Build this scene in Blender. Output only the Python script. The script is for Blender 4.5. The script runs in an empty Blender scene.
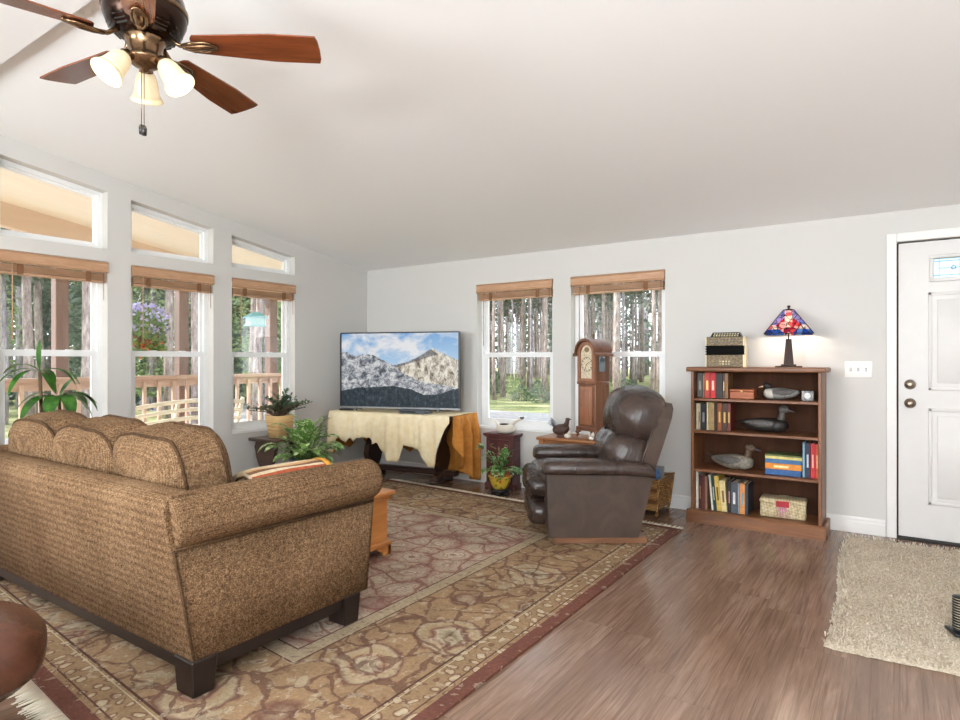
import bpy, bmesh, math, random
from mathutils import Vector, Matrix, Euler, noise as mnoise
S = bpy.context.scene
COL = S.collection
PI = math.pi
R = math.radians

# ------------------------------------------------------------------ camera
cam = bpy.data.objects.new('camera', bpy.data.cameras.new('camera'))
COL.objects.link(cam)
cam.location = (0, 0, 1.225)
cam.rotation_euler = (R(90), 0, R(34.35))
cam.data.sensor_width = 36
cam.data.lens = 615 / 960 * 36
cam.data.clip_end = 400
S.camera = cam

# ------------------------------------------------------------------ world, sun, fill lights, exposure
world = bpy.data.worlds.new('sky')
S.world = world
world.use_nodes = True
wn = world.node_tree
wn.nodes.clear()
wo = wn.nodes.new('ShaderNodeOutputWorld')
wb = wn.nodes.new('ShaderNodeBackground')
ws = wn.nodes.new('ShaderNodeTexSky')
ws.sky_type = 'HOSEK_WILKIE'
ws.turbidity = 3.0
ws.ground_albedo = 0.4
ws.sun_direction = Vector((-0.72, -0.45, 0.62)).normalized()
wm = wn.nodes.new('ShaderNodeMix')
wm.data_type = 'RGBA'
wm.inputs[0].default_value = 0.55
wm.inputs[7].default_value = (0.92, 0.96, 1.0, 1)
wn.links.new(ws.outputs[0], wm.inputs[6])
wn.links.new(wm.outputs[2], wb.inputs[0])
wb.inputs[1].default_value = 4.0
wn.links.new(wb.outputs[0], wo.inputs[0])

def light(name, kind, loc, rot, energy, color=(1, 1, 1), size=None, size_y=None, angle=None, radius=None):
    d = bpy.data.lights.new(name, kind)
    d.energy = energy
    d.color = color
    if size:
        d.shape = 'RECTANGLE'; d.size = size; d.size_y = size_y or size
    if angle: d.angle = angle
    if radius is not None: d.shadow_soft_size = radius
    o = bpy.data.objects.new(name, d)
    COL.objects.link(o)
    o.location = loc
    o.rotation_euler = rot
    return o

sd = Vector((-0.72, -0.45, 0.62)).normalized()
light('sun', 'SUN', (-14, -9, 12), sd.to_track_quat('Z', 'Y').to_euler(), 6.0, (1, 0.96, 0.9), angle=R(0.6))
# fill lights added behind the camera: two at unseen wall openings, one uplight
light('fill_rear_left', 'AREA', (-3.1, -2.98, 1.45), (R(108), 0, 0), 120, (0.90, 0.952, 1), 1.8, 1.2)
light('fill_rear_right', 'AREA', (0.6, -2.98, 1.45), (R(108), 0, 0), 120, (0.90, 0.952, 1), 1.8, 1.2)
light('fill_uplight', 'AREA', (0.5, -1.4, 1.7), (R(170), 0, 0), 195, (0.86, 0.94, 1), 3.6, 0.6)   # unseen uplight added to brighten the ceiling
S.view_settings.view_transform = 'Standard'
S.view_settings.look = 'None'
S.view_settings.gamma = 1
S.view_settings.use_curve_mapping = False
S.view_settings.exposure = 0.52
S.cycles.max_bounces = 10
S.cycles.diffuse_bounces = 5
S.cycles.glossy_bounces = 4
S.cycles.transmission_bounces = 6
S.cycles.transparent_max_bounces = 16
S.cycles.sample_clamp_indirect = 6
S.cycles.caustics_reflective = False
S.cycles.caustics_refractive = False
S.cycles.use_denoising = True

# ------------------------------------------------------------------ material helpers
def lin(c):
    if isinstance(c, str):
        c = [int(c[i:i + 2], 16) / 255 for i in (0, 2, 4)]
    return tuple((x / 12.92 if x <= .04045 else ((x + .055) / 1.055) ** 2.4) for x in c) + (1,)

class NT:
    """tiny node-graph writer"""
    def __init__(s, name):
        s.m = bpy.data.materials.new(name)
        s.m.use_nodes = True
        s.t = s.m.node_tree
        s.t.nodes.clear()
        s.out = s.t.nodes.new('ShaderNodeOutputMaterial')
    def n(s, typ, **kw):
        x = s.t.nodes.new(typ)
        for k, v in kw.items(): setattr(x, k, v)
        return x
    def put(s, sock, v):
        if v is None: return
        if isinstance(v, bpy.types.NodeSocket): s.t.links.new(v, sock)
        else: sock.default_value = v
    def math(s, op, a, b=None, c=None, clamp=False):
        x = s.n('ShaderNodeMath', operation=op, use_clamp=clamp)
        s.put(x.inputs[0], a); s.put(x.inputs[1], b); s.put(x.inputs[2], c)
        return x.outputs[0]
    def co(s, kind='Object'):
        return s.n('ShaderNodeTexCoord').outputs[kind]
    def mapping(s, v, scale=(1, 1, 1), rot=(0, 0, 0), loc=(0, 0, 0)):
        x = s.n('ShaderNodeMapping')
        s.put(x.inputs[0], v)
        x.inputs['Location'].default_value = loc
        x.inputs['Rotation'].default_value = rot
        x.inputs['Scale'].default_value = scale
        return x.outputs[0]
    def noise(s, v, scale=5, detail=3, rough=.5, dist=0, out=0):
        x = s.n('ShaderNodeTexNoise')
        s.put(x.inputs['Vector'], v); x.inputs['Scale'].default_value = scale
        x.inputs['Detail'].default_value = detail; x.inputs['Roughness'].default_value = rough
        x.inputs['Distortion'].default_value = dist
        return x.outputs[out]
    def voro(s, v, scale=5, feature='F1', rnd=1, out='Distance'):
        x = s.n('ShaderNodeTexVoronoi', feature=feature)
        s.put(x.inputs['Vector'], v); x.inputs['Scale'].default_value = scale
        x.inputs['Randomness'].default_value = rnd
        return x.outputs[out]
    def wave(s, v, scale=5, dist=0, detail=2, dscale=1, direction='X', profile='SIN'):
        x = s.n('ShaderNodeTexWave', bands_direction=direction, wave_profile=profile)
        s.put(x.inputs['Vector'], v); x.inputs['Scale'].default_value = scale
        x.inputs['Distortion'].default_value = dist; x.inputs['Detail'].default_value = detail
        x.inputs['Detail Scale'].default_value = dscale
        return x.outputs['Fac']
    def ramp(s, f, stops, interp='LINEAR'):
        x = s.n('ShaderNodeValToRGB')
        e = x.color_ramp.elements
        x.color_ramp.interpolation = interp
        while len(e) < len(stops): e.new(.5)
        for el, (p, c) in zip(e, stops):
            el.position = p
            el.color = lin(c) if isinstance(c, str) else tuple(c)
        s.put(x.inputs[0], f)
        return x.outputs[0]
    def mix(s, f, a, b, blend='MIX'):
        x = s.n('ShaderNodeMix', data_type='RGBA', blend_type=blend)
        s.put(x.inputs[0], f)
        s.put(x.inputs[6], lin(a) if isinstance(a, str) else a)
        s.put(x.inputs[7], lin(b) if isinstance(b, str) else b)
        return x.outputs[2]
    def sep(s, v):
        x = s.n('ShaderNodeSeparateXYZ'); s.put(x.inputs[0], v)
        return x.outputs
    def comb(s, x=0., y=0., z=0.):
        q = s.n('ShaderNodeCombineXYZ')
        s.put(q.inputs[0], x); s.put(q.inputs[1], y); s.put(q.inputs[2], z)
        return q.outputs[0]
    def bump(s, h, strength=.3, dist=.01):
        x = s.n('ShaderNodeBump')
        x.inputs['Strength'].default_value = strength; x.inputs['Distance'].default_value = dist
        s.put(x.inputs['Height'], h)
        return x.outputs[0]
    def bsdf(s, color, rough=.5, metal=0, normal=None, spec=None, **kw):
        b = s.n('ShaderNodeBsdfPrincipled')
        s.put(b.inputs['Base Color'], lin(color) if isinstance(color, str) else color)
        s.put(b.inputs['Roughness'], rough); s.put(b.inputs['Metallic'], metal)
        if normal is not None: s.put(b.inputs['Normal'], normal)
        if spec is not None: s.put(b.inputs['Specular IOR Level'], spec)
        for k, v in kw.items(): s.put(b.inputs[k.replace('_', ' ')], v)
        s.t.links.new(b.outputs[0], s.out.inputs[0])
        return b

def plain(name, c, rough=.5, metal=0, var=.06, vscale=8, bump=0, bscale=60, spec=None, **kw):
    t = NT(name); v = t.co()
    f = t.noise(v, vscale, 3)
    col = t.mix(t.math('MULTIPLY', t.math('SUBTRACT', f, .5), 2 * var * 3, clamp=False), lin(c), lin(c))
    base = lin(c)
    dark = tuple(x * (1 - var * 2.2) for x in base[:3]) + (1,)
    lite = tuple(min(1, x * (1 + var * 2.2)) for x in base[:3]) + (1,)
    col = t.ramp(f, [(.25, dark), (.75, lite)])
    nrm = t.bump(t.noise(v, bscale, 3), bump, .004) if bump else None
    t.bsdf(col, rough, metal, nrm, spec, **kw)
    return t.m

def wood(name, c1, c2, axis='X', scale=14, rough=.4, stretch=9, spec=None):
    t = NT(name); v = t.co()
    sc = {'X': (1 / stretch, 1, 1), 'Y': (1, 1 / stretch, 1), 'Z': (1, 1, 1 / stretch)}[axis]
    mv = t.mapping(v, sc)
    f = t.noise(mv, scale, 5, .6, .8)
    g = t.noise(mv, scale * 6, 2, .5)
    f = t.math('ADD', t.math('MULTIPLY', f, .75), t.math('MULTIPLY', g, .25))
    col = t.ramp(f, [(.3, c1), (.7, c2)])
    t.bsdf(col, rough, 0, t.bump(f, .12, .003), spec)
    return t.m

def fabric(name, c1, c2, scale=90, rough=.95, bump=.5):
    t = NT(name); v = t.co()
    f = t.noise(v, scale, 2, .6)
    big = t.noise(v, 3, 3)
    col = t.ramp(t.math('ADD', t.math('MULTIPLY', f, .7), t.math('MULTIPLY', big, .3)), [(.32, c1), (.68, c2)])
    t.bsdf(col, rough, 0, t.bump(f, bump, .004), .2)
    return t.m

def leather(name, c1, c2, rough=.38, wr=14, bump=.5):
    t = NT(name); v = t.co()
    f = t.noise(v, 5, 4, .6, 1.2)
    g = t.noise(t.mapping(v, (1, 1, .45)), wr, 4, .55, 1.6)
    h = t.voro(v, 160)
    nr = t.bump(t.math('ADD', g, t.math('MULTIPLY', h, .05)), bump, .012)
    t.bsdf(t.ramp(f, [(.3, c1), (.7, c2)]), rough, 0, nr)
    return t.m

def emis(name, c, strength):
    t = NT(name)
    e = t.n('ShaderNodeEmission'); e.inputs[0].default_value = lin(c); e.inputs[1].default_value = strength
    t.t.links.new(e.outputs[0], t.out.inputs[0])
    return t.m

def glassmat(name, tint=(1, 1, 1, 1), refl=.06):
    t = NT(name)
    a = t.n('ShaderNodeBsdfTransparent'); a.inputs[0].default_value = tint
    b = t.n('ShaderNodeBsdfGlossy'); b.inputs['Roughness'].default_value = .01
    m = t.n('ShaderNodeMixShader'); m.inputs[0].default_value = refl
    t.t.links.new(a.outputs[0], m.inputs[1]); t.t.links.new(b.outputs[0], m.inputs[2])
    t.t.links.new(m.outputs[0], t.out.inputs[0])
    return t.m

# ------------------------------------------------------------------ mesh helpers
class MB:
    def __init__(s): s.v = []; s.f = []; s.mi = []; s.sm = []; s.uv = None
    def add(s, vs, fs, mi=0, smooth=False, M=None):
        o = len(s.v)
        for p in vs:
            p = Vector(p)
            s.v.append(M @ p if M is not None else p)
        for f in fs:
            s.f.append([i + o for i in f]); s.mi.append(mi); s.sm.append(smooth)
        return s
    def bm(s, b, mi=0, smooth=False, M=None):
        b.verts.index_update()
        s.add([v.co.copy() for v in b.verts], [[v.index for v in f.verts] for f in b.faces], mi, smooth, M)
        b.free(); return s
    def box(s, x0, x1, y0, y1, z0, z1, bev=0, seg=2, mi=0, M=None, smooth=None):
        b = bmesh.new()
        bmesh.ops.create_cube(b, size=1)
        for v in b.verts:
            v.co = ((x0 + x1) / 2 + v.co.x * (x1 - x0), (y0 + y1) / 2 + v.co.y * (y1 - y0), (z0 + z1) / 2 + v.co.z * (z1 - z0))
        if bev: bmesh.ops.bevel(b, geom=b.edges[:], offset=bev, segments=seg, profile=.5, affect='EDGES', clamp_overlap=True)
        return s.bm(b, mi, bool(bev and seg > 1) if smooth is None else smooth, M)
    def lathe(s, prof, n=24, mi=0, M=None, smooth=True, cap=True):
        vs, fs = [], []
        k = len(prof)
        for i in range(n):
            a = 2 * PI * i / n
            for r, z in prof: vs.append((r * math.cos(a), r * math.sin(a), z))
        for i in range(n):
            j = (i + 1) % n
            for q in range(k - 1):
                fs.append((i * k + q, j * k + q, j * k + q + 1, i * k + q + 1))
        if cap:
            if prof[0][0] > 1e-5: fs.append([i * k for i in range(n)][::-1])
            if prof[-1][0] > 1e-5: fs.append([i * k + k - 1 for i in range(n)])
        return s.add(vs, fs, mi, smooth, M)
    def tube(s, path, rad, n=8, mi=0, M=None, smooth=True, flat=1.0):
        path = [Vector(p) for p in path]
        if not hasattr(rad, '__len__'): rad = [rad] * len(path)
        vs, fs = [], []
        up = Vector((0, 0, 1))
        prev = None
        for i, p in enumerate(path):
            d = (path[min(i + 1, len(path) - 1)] - path[max(i - 1, 0)]).normalized()
            if prev is None:
                a = d.cross(up if abs(d.z) < .95 else Vector((1, 0, 0))).normalized()
            else:
                a = (prev - d * prev.dot(d)).normalized()
            prev = a
            b = d.cross(a)
            for q in range(n):
                t = 2 * PI * q / n
                vs.append(p + (a * math.cos(t) + b * math.sin(t) * flat) * rad[i])
        for i in range(len(path) - 1):
            for q in range(n):
                r_ = (q + 1) % n
                fs.append((i * n + q, i * n + r_, (i + 1) * n + r_, (i + 1) * n + q))
        fs.append(list(range(n))[::-1]); fs.append([(len(path) - 1) * n + q for q in range(n)])
        return s.add(vs, fs, mi, smooth, M)
    def prism(s, poly, axis, a, b, mi=0, M=None, smooth=False):
        """extrude a 2-D polygon along an axis"""
        def P(u, v, t):
            return {'X': (t, u, v), 'Y': (u, t, v), 'Z': (u, v, t)}[axis]
        n = len(poly)
        vs = [P(u, v, a) for u, v in poly] + [P(u, v, b) for u, v in poly]
        fs = [list(range(n))[::-1], list(range(n, 2 * n))]
        for i in range(n):
            j = (i + 1) % n
            fs.append((i, j, n + j, n + i))
        o = len(s.f)
        s.add(vs, fs, mi, smooth, M)
        s.sm[o] = s.sm[o + 1] = False
        return s
    def sell(s, c, r, e1=1., e2=1., nu=32, nv=20, mi=0, M=None, fn=None):
        """superellipsoid; fn(p) may displace the unit-space point"""
        def sp(x, e): return math.copysign(abs(x) ** e, x)
        vs, fs = [], []
        for j in range(nv + 1):
            ph = -PI / 2 + PI * j / nv
            for i in range(nu):
                th = 2 * PI * i / nu
                p = Vector((sp(math.cos(ph), e1) * sp(math.cos(th), e2), sp(math.cos(ph), e1) * sp(math.sin(th), e2), sp(math.sin(ph), e1)))
                if fn: p = fn(p)
                vs.append((c[0] + p.x * r[0], c[1] + p.y * r[1], c[2] + p.z * r[2]))
        for j in range(nv):
            for i in range(nu):
                k = (i + 1) % nu
                fs.append((j * nu + i, j * nu + k, (j + 1) * nu + k, (j + 1) * nu + i))
        return s.add(vs, fs, mi, True, M)
    def loft(s, rings, mi=0, M=None, smooth=True, cap=True):
        n = len(rings[0]); vs = [p for r in rings for p in r]; fs = []
        for i in range(len(rings) - 1):
            for q in range(n):
                k = (q + 1) % n
                fs.append((i * n + q, i * n + k, (i + 1) * n + k, (i + 1) * n + q))
        if cap:
            fs.append(list(range(n))[::-1]); fs.append([(len(rings) - 1) * n + q for q in range(n)])
        return s.add(vs, fs, mi, smooth, M)
    def grid(s, pts, mi=0, M=None, smooth=True):
        a, b = len(pts), len(pts[0])
        vs = [p for r in pts for p in r]
        fs = [(i * b + j, i * b + j + 1, (i + 1) * b + j + 1, (i + 1) * b + j) for i in range(a - 1) for j in range(b - 1)]
        return s.add(vs, fs, mi, smooth, M)
    def leaf(s, base, d, length, width, droop=.5, mi=0, seg=6, fold=.25, M=None, peak=.42):
        d = Vector(d).normalized()
        side = d.cross(Vector((0, 0, 1)))
        side = side.normalized() if side.length > .01 else Vector((1, 0, 0))
        p = Vector(base); L, C, Rr = [], [], []
        cur = d.copy()
        for i in range(seg + 1):
            t = i / seg
            w = width / 2 * (math.sin(PI * min(1, t / (2 * peak))) if t < peak else math.cos(PI / 2 * (t - peak) / (1 - peak)) ** .8)
            if i == 0: w = width * .06
            if i == seg: w = .0005
            nrm = side.cross(cur).normalized()
            C.append(p.copy()); L.append(p + side * w + nrm * w * fold); Rr.append(p - side * w + nrm * w * fold)
            p = p + cur * (length / seg)
            cur = (cur - Vector((0, 0, 1)) * droop / seg).normalized()
        return s.grid([L, C, Rr], mi, M)
    def obj(s, name, mats, parent=None, autosmooth=None):
        me = bpy.data.meshes.new(name)
        me.from_pydata([tuple(p) for p in s.v], [], s.f)
        if not isinstance(mats, (list, tuple)): mats = [mats]
        for m in mats: me.materials.append(m)
        me.polygons.foreach_set('material_index', s.mi)
        me.polygons.foreach_set('use_smooth', s.sm)
        b = bmesh.new(); b.from_mesh(me)
        bmesh.ops.recalc_face_normals(b, faces=b.faces[:])
        b.to_mesh(me); b.free()
        me.update()
        o = bpy.data.objects.new(name, me)
        COL.objects.link(o)
        if parent is not None: o.parent = parent
        return o

def tag(o, label=None, cat=None, group=None, kind=None):
    if label: o['label'] = label
    if cat: o['category'] = cat
    if group: o['group'] = group
    if kind: o['kind'] = kind
    return o

def thing(name, label, cat, loc=(0, 0, 0), rz=0, group=None):
    o = bpy.data.objects.new(name, None)
    o.empty_display_size = .1
    COL.objects.link(o)
    o.location = loc
    o.rotation_euler = (0, 0, rz)
    return tag(o, label, cat, group)

def struct(name, mb, m, parent=None):
    o = mb.obj(name, m, parent)
    if parent is None: o['kind'] = 'structure'
    return o

def copy_tree(o, loc=None, rz=None, parent=None, label=None):
    c = o.copy(); COL.objects.link(c)
    if parent is not None: c.parent = parent
    if loc is not None: c.location = loc
    if rz is not None: c.rotation_euler = (0, 0, rz)
    if label: c['label'] = label
    for ch in list(o.children): copy_tree(ch, parent=c)
    return c

def TR(x=0, y=0, z=0, rx=0, ry=0, rz=0):
    return Matrix.Translation((x, y, z)) @ Euler((rx, ry, rz)).to_matrix().to_4x4()

# ------------------------------------------------------------------ materials
def wallpaint(name, c, bscale=170, bs=.10):
    t = NT(name); v = t.co()
    f = t.noise(v, bscale, 4, .6)
    t.bsdf(lin(c), .75, 0, t.bump(f, bs, .003), .25)
    return t.m
M_wall = wallpaint('wall_paint', 'CFCDC9')
M_ceil = wallpaint('ceiling_paint', 'F6F6F5', 130, .16)
M_white = plain('white_trim', 'E4E2DF', .4, var=.01)
M_vinyl = plain('white_vinyl', 'EDEEEE', .35, var=.01)
M_door = plain('door_paint', 'D6D3D0', .4, var=.01)
M_gap = plain('dark_gap', '2A2624', .8)
M_glass = glassmat('window_glass')
M_blind = wood('blind_wood', 'A67C5A', 'CBA484', 'Y', 20, .45)
M_blindx = wood('blind_wood_cross', 'A67C5A', 'CBA484', 'X', 20, .45)
M_tape = plain('blind_tape', '7E5638', .8)

def floor_mat():
    t = NT('vinyl_plank'); v = t.co()
    s = t.sep(v)
    w, L = .18, 1.2
    u = t.math('DIVIDE', s[0], w)
    row = t.math('FLOOR', u)
    wn_ = t.n('ShaderNodeTexWhiteNoise', noise_dimensions='1D'); t.put(wn_.inputs['W'], row)
    vv = t.math('ADD', t.math('DIVIDE', s[1], L), t.math('MULTIPLY', wn_.outputs[0], 7.3))
    idv = t.math('FLOOR', vv)
    w2 = t.n('ShaderNodeTexWhiteNoise', noise_dimensions='2D'); t.put(w2.inputs['Vector'], t.comb(row, idv))
    rnd = w2.outputs[0]
    fu = t.math('FRACT', u); fv = t.math('FRACT', vv)
    eu = t.math('MINIMUM', fu, t.math('SUBTRACT', 1., fu)); ev = t.math('MINIMUM', fv, t.math('SUBTRACT', 1., fv))
    gap = t.math('MINIMUM', t.math('MULTIPLY', eu, w), t.math('MULTIPLY', ev, L))
    seam = t.math('LESS_THAN', gap, .0009)
    gv = t.n('ShaderNodeVectorMath', operation='ADD')
    t.put(gv.inputs[0], v); t.put(gv.inputs[1], t.comb(t.math('MULTIPLY', rnd, 13.), t.math('MULTIPLY', rnd, 31.), 0.))
    g1 = t.noise(t.mapping(gv.outputs[0], (1, .09, 1)), 26, 5, .65, 1.0)
    g2 = t.noise(t.mapping(gv.outputs[0], (1, .035, 1)), 150, 4, .7, .2)
    g3 = t.noise(t.mapping(gv.outputs[0], (1, .3, 1)), 4, 3)
    f = t.math('ADD', t.math('MULTIPLY', g1, .40), t.math('ADD', t.math('MULTIPLY', g2, .24), t.math('MULTIPLY', g3, .36)))
    col = t.ramp(f, [(.30, '5E483A'), (.5, '866A58'), (.70, 'AA8E7C')])
    pore = t.noise(t.mapping(gv.outputs[0], (1, .022, 1)), 95, 2, .5, .4)
    col = t.mix(t.ramp(pore, [(.56, (0, 0, 0, 1)), (.62, (.42, .42, .42, 1))]), col, lin('523C2E'))
    col = t.mix(t.math('MULTIPLY', rnd, .30), col, lin('5E4536'))
    col = t.mix(t.math('MULTIPLY', seam, .4), col, lin('46332A'))
    nr = t.bump(t.math('SUBTRACT', f, t.math('MULTIPLY', seam, .5)), .025, .003)
    t.bsdf(col, t.math('ADD', .15, t.math('MULTIPLY', f, .14)), 0, nr, .6)
    return t.m
M_floor = floor_mat()

# ------------------------------------------------------------------ room shell
XL, YB, XR, YF, TH = -5.07, 5.116, 2.6, -2.9, .14
YR = 1.10                       # ridge
def zc(y): return 2.25 + .146 * (YB - y) if y >= YR else 2.25 + .146 * (YB - YR) - .146 * (YR - y)
mb = MB(); mb.box(XL - TH, XR + TH, YF - TH, YB + TH, -.12, 0)
struct('floor', mb, M_floor)
mb = MB()
mb.prism([(YR, zc(YR)), (YB + TH, zc(YB + TH)), (YB + TH, zc(YB + TH) + .12), (YR, zc(YR) + .12)], 'X', XL - TH, XR + TH)
mb.prism([(YF - TH, zc(YF - TH)), (YR, zc(YR)), (YR, zc(YR) + .12), (YF - TH, zc(YF - TH) + .12)], 'X', XL - TH, XR + TH)
struct('ceiling', mb, M_ceil)
mb = MB(); mb.box(XL, XR, .86, 1.24, 2.765, 2.86, .004, 1)
struct('trim_2', mb, M_ceil)    # flat ridge beam under the peak

WIN_L = [(1.595, 2.305), (2.482, 3.194), (3.378, 4.09)]
WIN_B = [(-3.533, -2.672), (-2.487, -1.622)]
ZS, ZT = .56, 1.985
TZ0, TOFF = 2.082, .13
mb = MB()
edges = [YF - TH] + [e for w in WIN_L for e in w] + [YB]
for i in range(0, len(edges), 2):
    a, b = edges[i], edges[i + 1]
    pts = [(a, 0), (b, 0), (b, zc(b))] + ([(YR, zc(YR))] if a < YR < b else []) + [(a, zc(a))]
    mb.prism(pts, 'X', XL - TH, XL)
for a, b in WIN_L:
    mb.prism([(a, 0), (b, 0), (b, ZS), (a, ZS)], 'X', XL - TH, XL)
    mb.prism([(a, ZT), (b, ZT), (b, TZ0), (a, TZ0)], 'X', XL - TH, XL)
    mb.prism([(a, zc(a) - TOFF), (b, zc(b) - TOFF), (b, zc(b)), (a, zc(a))], 'X', XL - TH, XL)
struct('wall_left', mb, M_wall)
mb = MB()
DX0, DX1, DZ = -.02, .915, 2.035
zt = zc(YB) + .06
edges = [XL - TH] + [e for w in WIN_B for e in w] + [DX0, DX1, XR + TH]
for i in range(0, len(edges), 2):
    mb.box(edges[i], edges[i + 1], YB, YB + TH, 0, zt)
for a, b in WIN_B:
    mb.box(a, b, YB, YB + TH, 0, ZS); mb.box(a, b, YB, YB + TH, ZT, zt)
mb.box(DX0, DX1, YB, YB + TH, DZ, zt)
struct('wall_back', mb, M_wall)
mb = MB()
mb.prism([(YF - TH, 0), (YB + TH, 0), (YB + TH, zc(YB)), (YR, zc(YR) + .05), (YF - TH, zc(YF))], 'X', XR, XR + TH)
struct('wall_right', mb, M_wall)
mb = MB()
zf = zc(YF) + .05
for a, b in ((XL - TH, -4.0), (-2.2, -.3), (1.5, XR + TH)): mb.box(a, b, YF - TH, YF, 0, zf)
for a, b in ((-4.0, -2.2), (-.3, 1.5)):
    mb.box(a, b, YF - TH, YF, 0, .85); mb.box(a, b, YF - TH, YF, 2.05, zf)
struct('wall_front', mb, M_wall)
# baseboards
def baseprof(): return [(0, 0), (.014, 0), (.014, .075), (.010, .085), (.010, .1), (.004, .112), (0, .112)]
mb = MB()
for a, b in ((XL, DX0 - .065), (DX1 + .065, XR)):
    mb.prism([(YB - u, z) for u, z in baseprof()], 'X', a, b)
struct('baseboard_back', mb, M_white)
mb = MB(); mb.prism([(XL + u, z) for u, z in baseprof()], 'Y', YF, YB - .014)
struct('baseboard_left', mb, M_white)

# ------------------------------------------------------------------ windows (frames, sashes, panes)
def ring(mb, P, u0, u1, v0, v1, w, d0, d1):
    """rectangular frame; P(u, v, d) -> xyz box corners"""
    for a in ((u0, u1, v0, v0 + w), (u0, u1, v1 - w, v1), (u0, u0 + w, v0 + w, v1 - w), (u1 - w, u1, v0 + w, v1 - w)):
        P(mb, a[0], a[1], a[2], a[3], d0, d1)
def Pleft(mb, u0, u1, v0, v1, d0, d1): mb.box(XL - d1, XL - d0, u0, u1, v0, v1)
def Pback(mb, u0, u1, v0, v1, d0, d1): mb.box(u0, u1, YB + d0, YB + d1, v0, v1)
def hung_window(n, P, u0, u1):
    root = bpy.data.objects.new('window_%d' % n, None); COL.objects.link(root); root['kind'] = 'structure'
    mb = MB(); ring(mb, P, u0, u1, ZS, ZT, .035, .085, .14)
    P(mb, u0, u1, ZS - .016, ZS + .004, -.006, .09)      # white stool lining the bottom of the opening
    mb.obj('window_frame', M_vinyl, root)
    a, b = u0 + .035, u1 - .035
    mb = MB(); ring(mb, P, a, b, 1.27, ZT - .035, .03, .112, .132); mb.obj('upper_sash', M_vinyl, root)
    mb = MB(); ring(mb, P, a, b, ZS + .035, 1.295, .042, .088, .112)
    for q in (.3, .7):
        c = a + (b - a) * q
        P(mb, c - .025, c + .025, 1.295, 1.305, .09, .108)
    mb.obj('lower_sash', M_vinyl, root)
    mb = MB(); P(mb, a + .02, b - .02, 1.29, ZT - .06, .120, .124); mb.obj('upper_pane', M_glass, root)
    mb = MB(); P(mb, a + .03, b - .03, ZS + .07, 1.26, .098, .102); mb.obj('lower_pane', M_glass, root)
    return root
for i, (a, b) in enumerate(WIN_L): hung_window(i + 1, Pleft, a, b)
for i, (a, b) in enumerate(WIN_B): hung_window(i + 4, Pback, a, b)
for i, (a, b) in enumerate(WIN_L):                       # sloping transoms
    root = bpy.data.objects.new('window_%d' % (i + 6), None); COL.objects.link(root); root['kind'] = 'structure'
    za, zb_ = zc(a) - TOFF, zc(b) - TOFF
    mb = MB()
    for o_, w, d0, d1 in ((0, .034, .085, .14), (.034, .022, .105, .125)):
        a2, b2, z2 = a + o_, b - o_, TZ0 + o_
        za2, zb2 = za - o_ - .146 * o_, zb_ - o_ + .146 * o_
        mb.prism([(a2, z2), (b2, z2), (b2, z2 + w), (a2, z2 + w)], 'X', XL - d1, XL - d0)
        mb.prism([(a2, za2 - w), (b2, zb2 - w), (b2, zb2), (a2, za2)], 'X', XL - d1, XL - d0)
        mb.prism([(a2, z2 + w), (a2 + w, z2 + w), (a2 + w, za2 - w - .146 * w), (a2, za2 - w)], 'X', XL - d1, XL - d0)
        mb.prism([(b2 - w, z2 + w), (b2, z2 + w), (b2, zb2 - w), (b2 - w, zb2 - w + .146 * w)], 'X', XL - d1, XL - d0)
    mb.obj('window_frame', M_vinyl, root)
    mb = MB(); e = .045
    mb.prism([(a + e, TZ0 + e), (b - e, TZ0 + e), (b - e, zb_ - e), (a + e, za - e)], 'X', XL - .117, XL - .113)
    mb.obj('pane', M_glass, root)

# blinds
blind_words = ['leftmost window over the leafy cane plant', 'middle left-wall window', 'left-wall window nearest the corner',
               'back-wall window above the carved cabinet', 'back-wall window behind the clock']
def blind(i, side, u0, u1):
    L = 'raised honey-brown wooden blind at the top of the ' + blind_words[i]
    if side == 'L': root = thing('window_blind', L, 'blind', (XL, (u0 + u1) / 2, ZT), R(90), 'raised wooden blinds')
    else: root = thing('window_blind', L, 'blind', ((u0 + u1) / 2, YB, ZT), 0, 'raised wooden blinds')
    h = (u1 - u0) / 2 - .003                              # local x along, -y into the room
    m = M_blindx
    mb = MB()
    mb.prism([(-.012, -.004), (-.026, -.012), (-.018, -.022), (-.018, -.07), (-.026, -.08), (-.018, -.09), (-.004, -.09), (-.004, -.004)], 'X', -h, h)
    mb.box(-h, h, -.004, .05, -.03, -.004)
    mb.obj('valance', m, root)
    mb = MB()
    for k in range(9): mb.box(-h + .015, h - .015, .0, .05, -.095 - k * .0055 - .0035, -.095 - k * .0055)
    mb.obj('slat_stack', m, root)
    mb = MB(); mb.box(-h + .015, h - .015, -.002, .052, -.165, -.148, .003, 1); mb.obj('bottom_rail', m, root)
    for q in (-.62, .62):
        mb = MB(); mb.box(q * h - .018, q * h + .018, -.005, -.0025, -.163, -.088); mb.obj('ladder_tape', M_tape, root)
    mb = MB(); mb.tube([(-h + .085, -.012, -.085), (-h + .085, -.014, -.62)], .004, 6); mb.obj('tilt_wand', M_blindx, root)
    mb = MB(); mb.tube([(h - .03, -.010, -.085), (h - .03, -.012, -.3)], .0022, 5); mb.obj('lift_cord', M_tape, root)
for i, (a, b) in enumerate(WIN_L): blind(i, 'L', a, b)
for i, (a, b) in enumerate(WIN_B): blind(i + 3, 'B', a, b)

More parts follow.
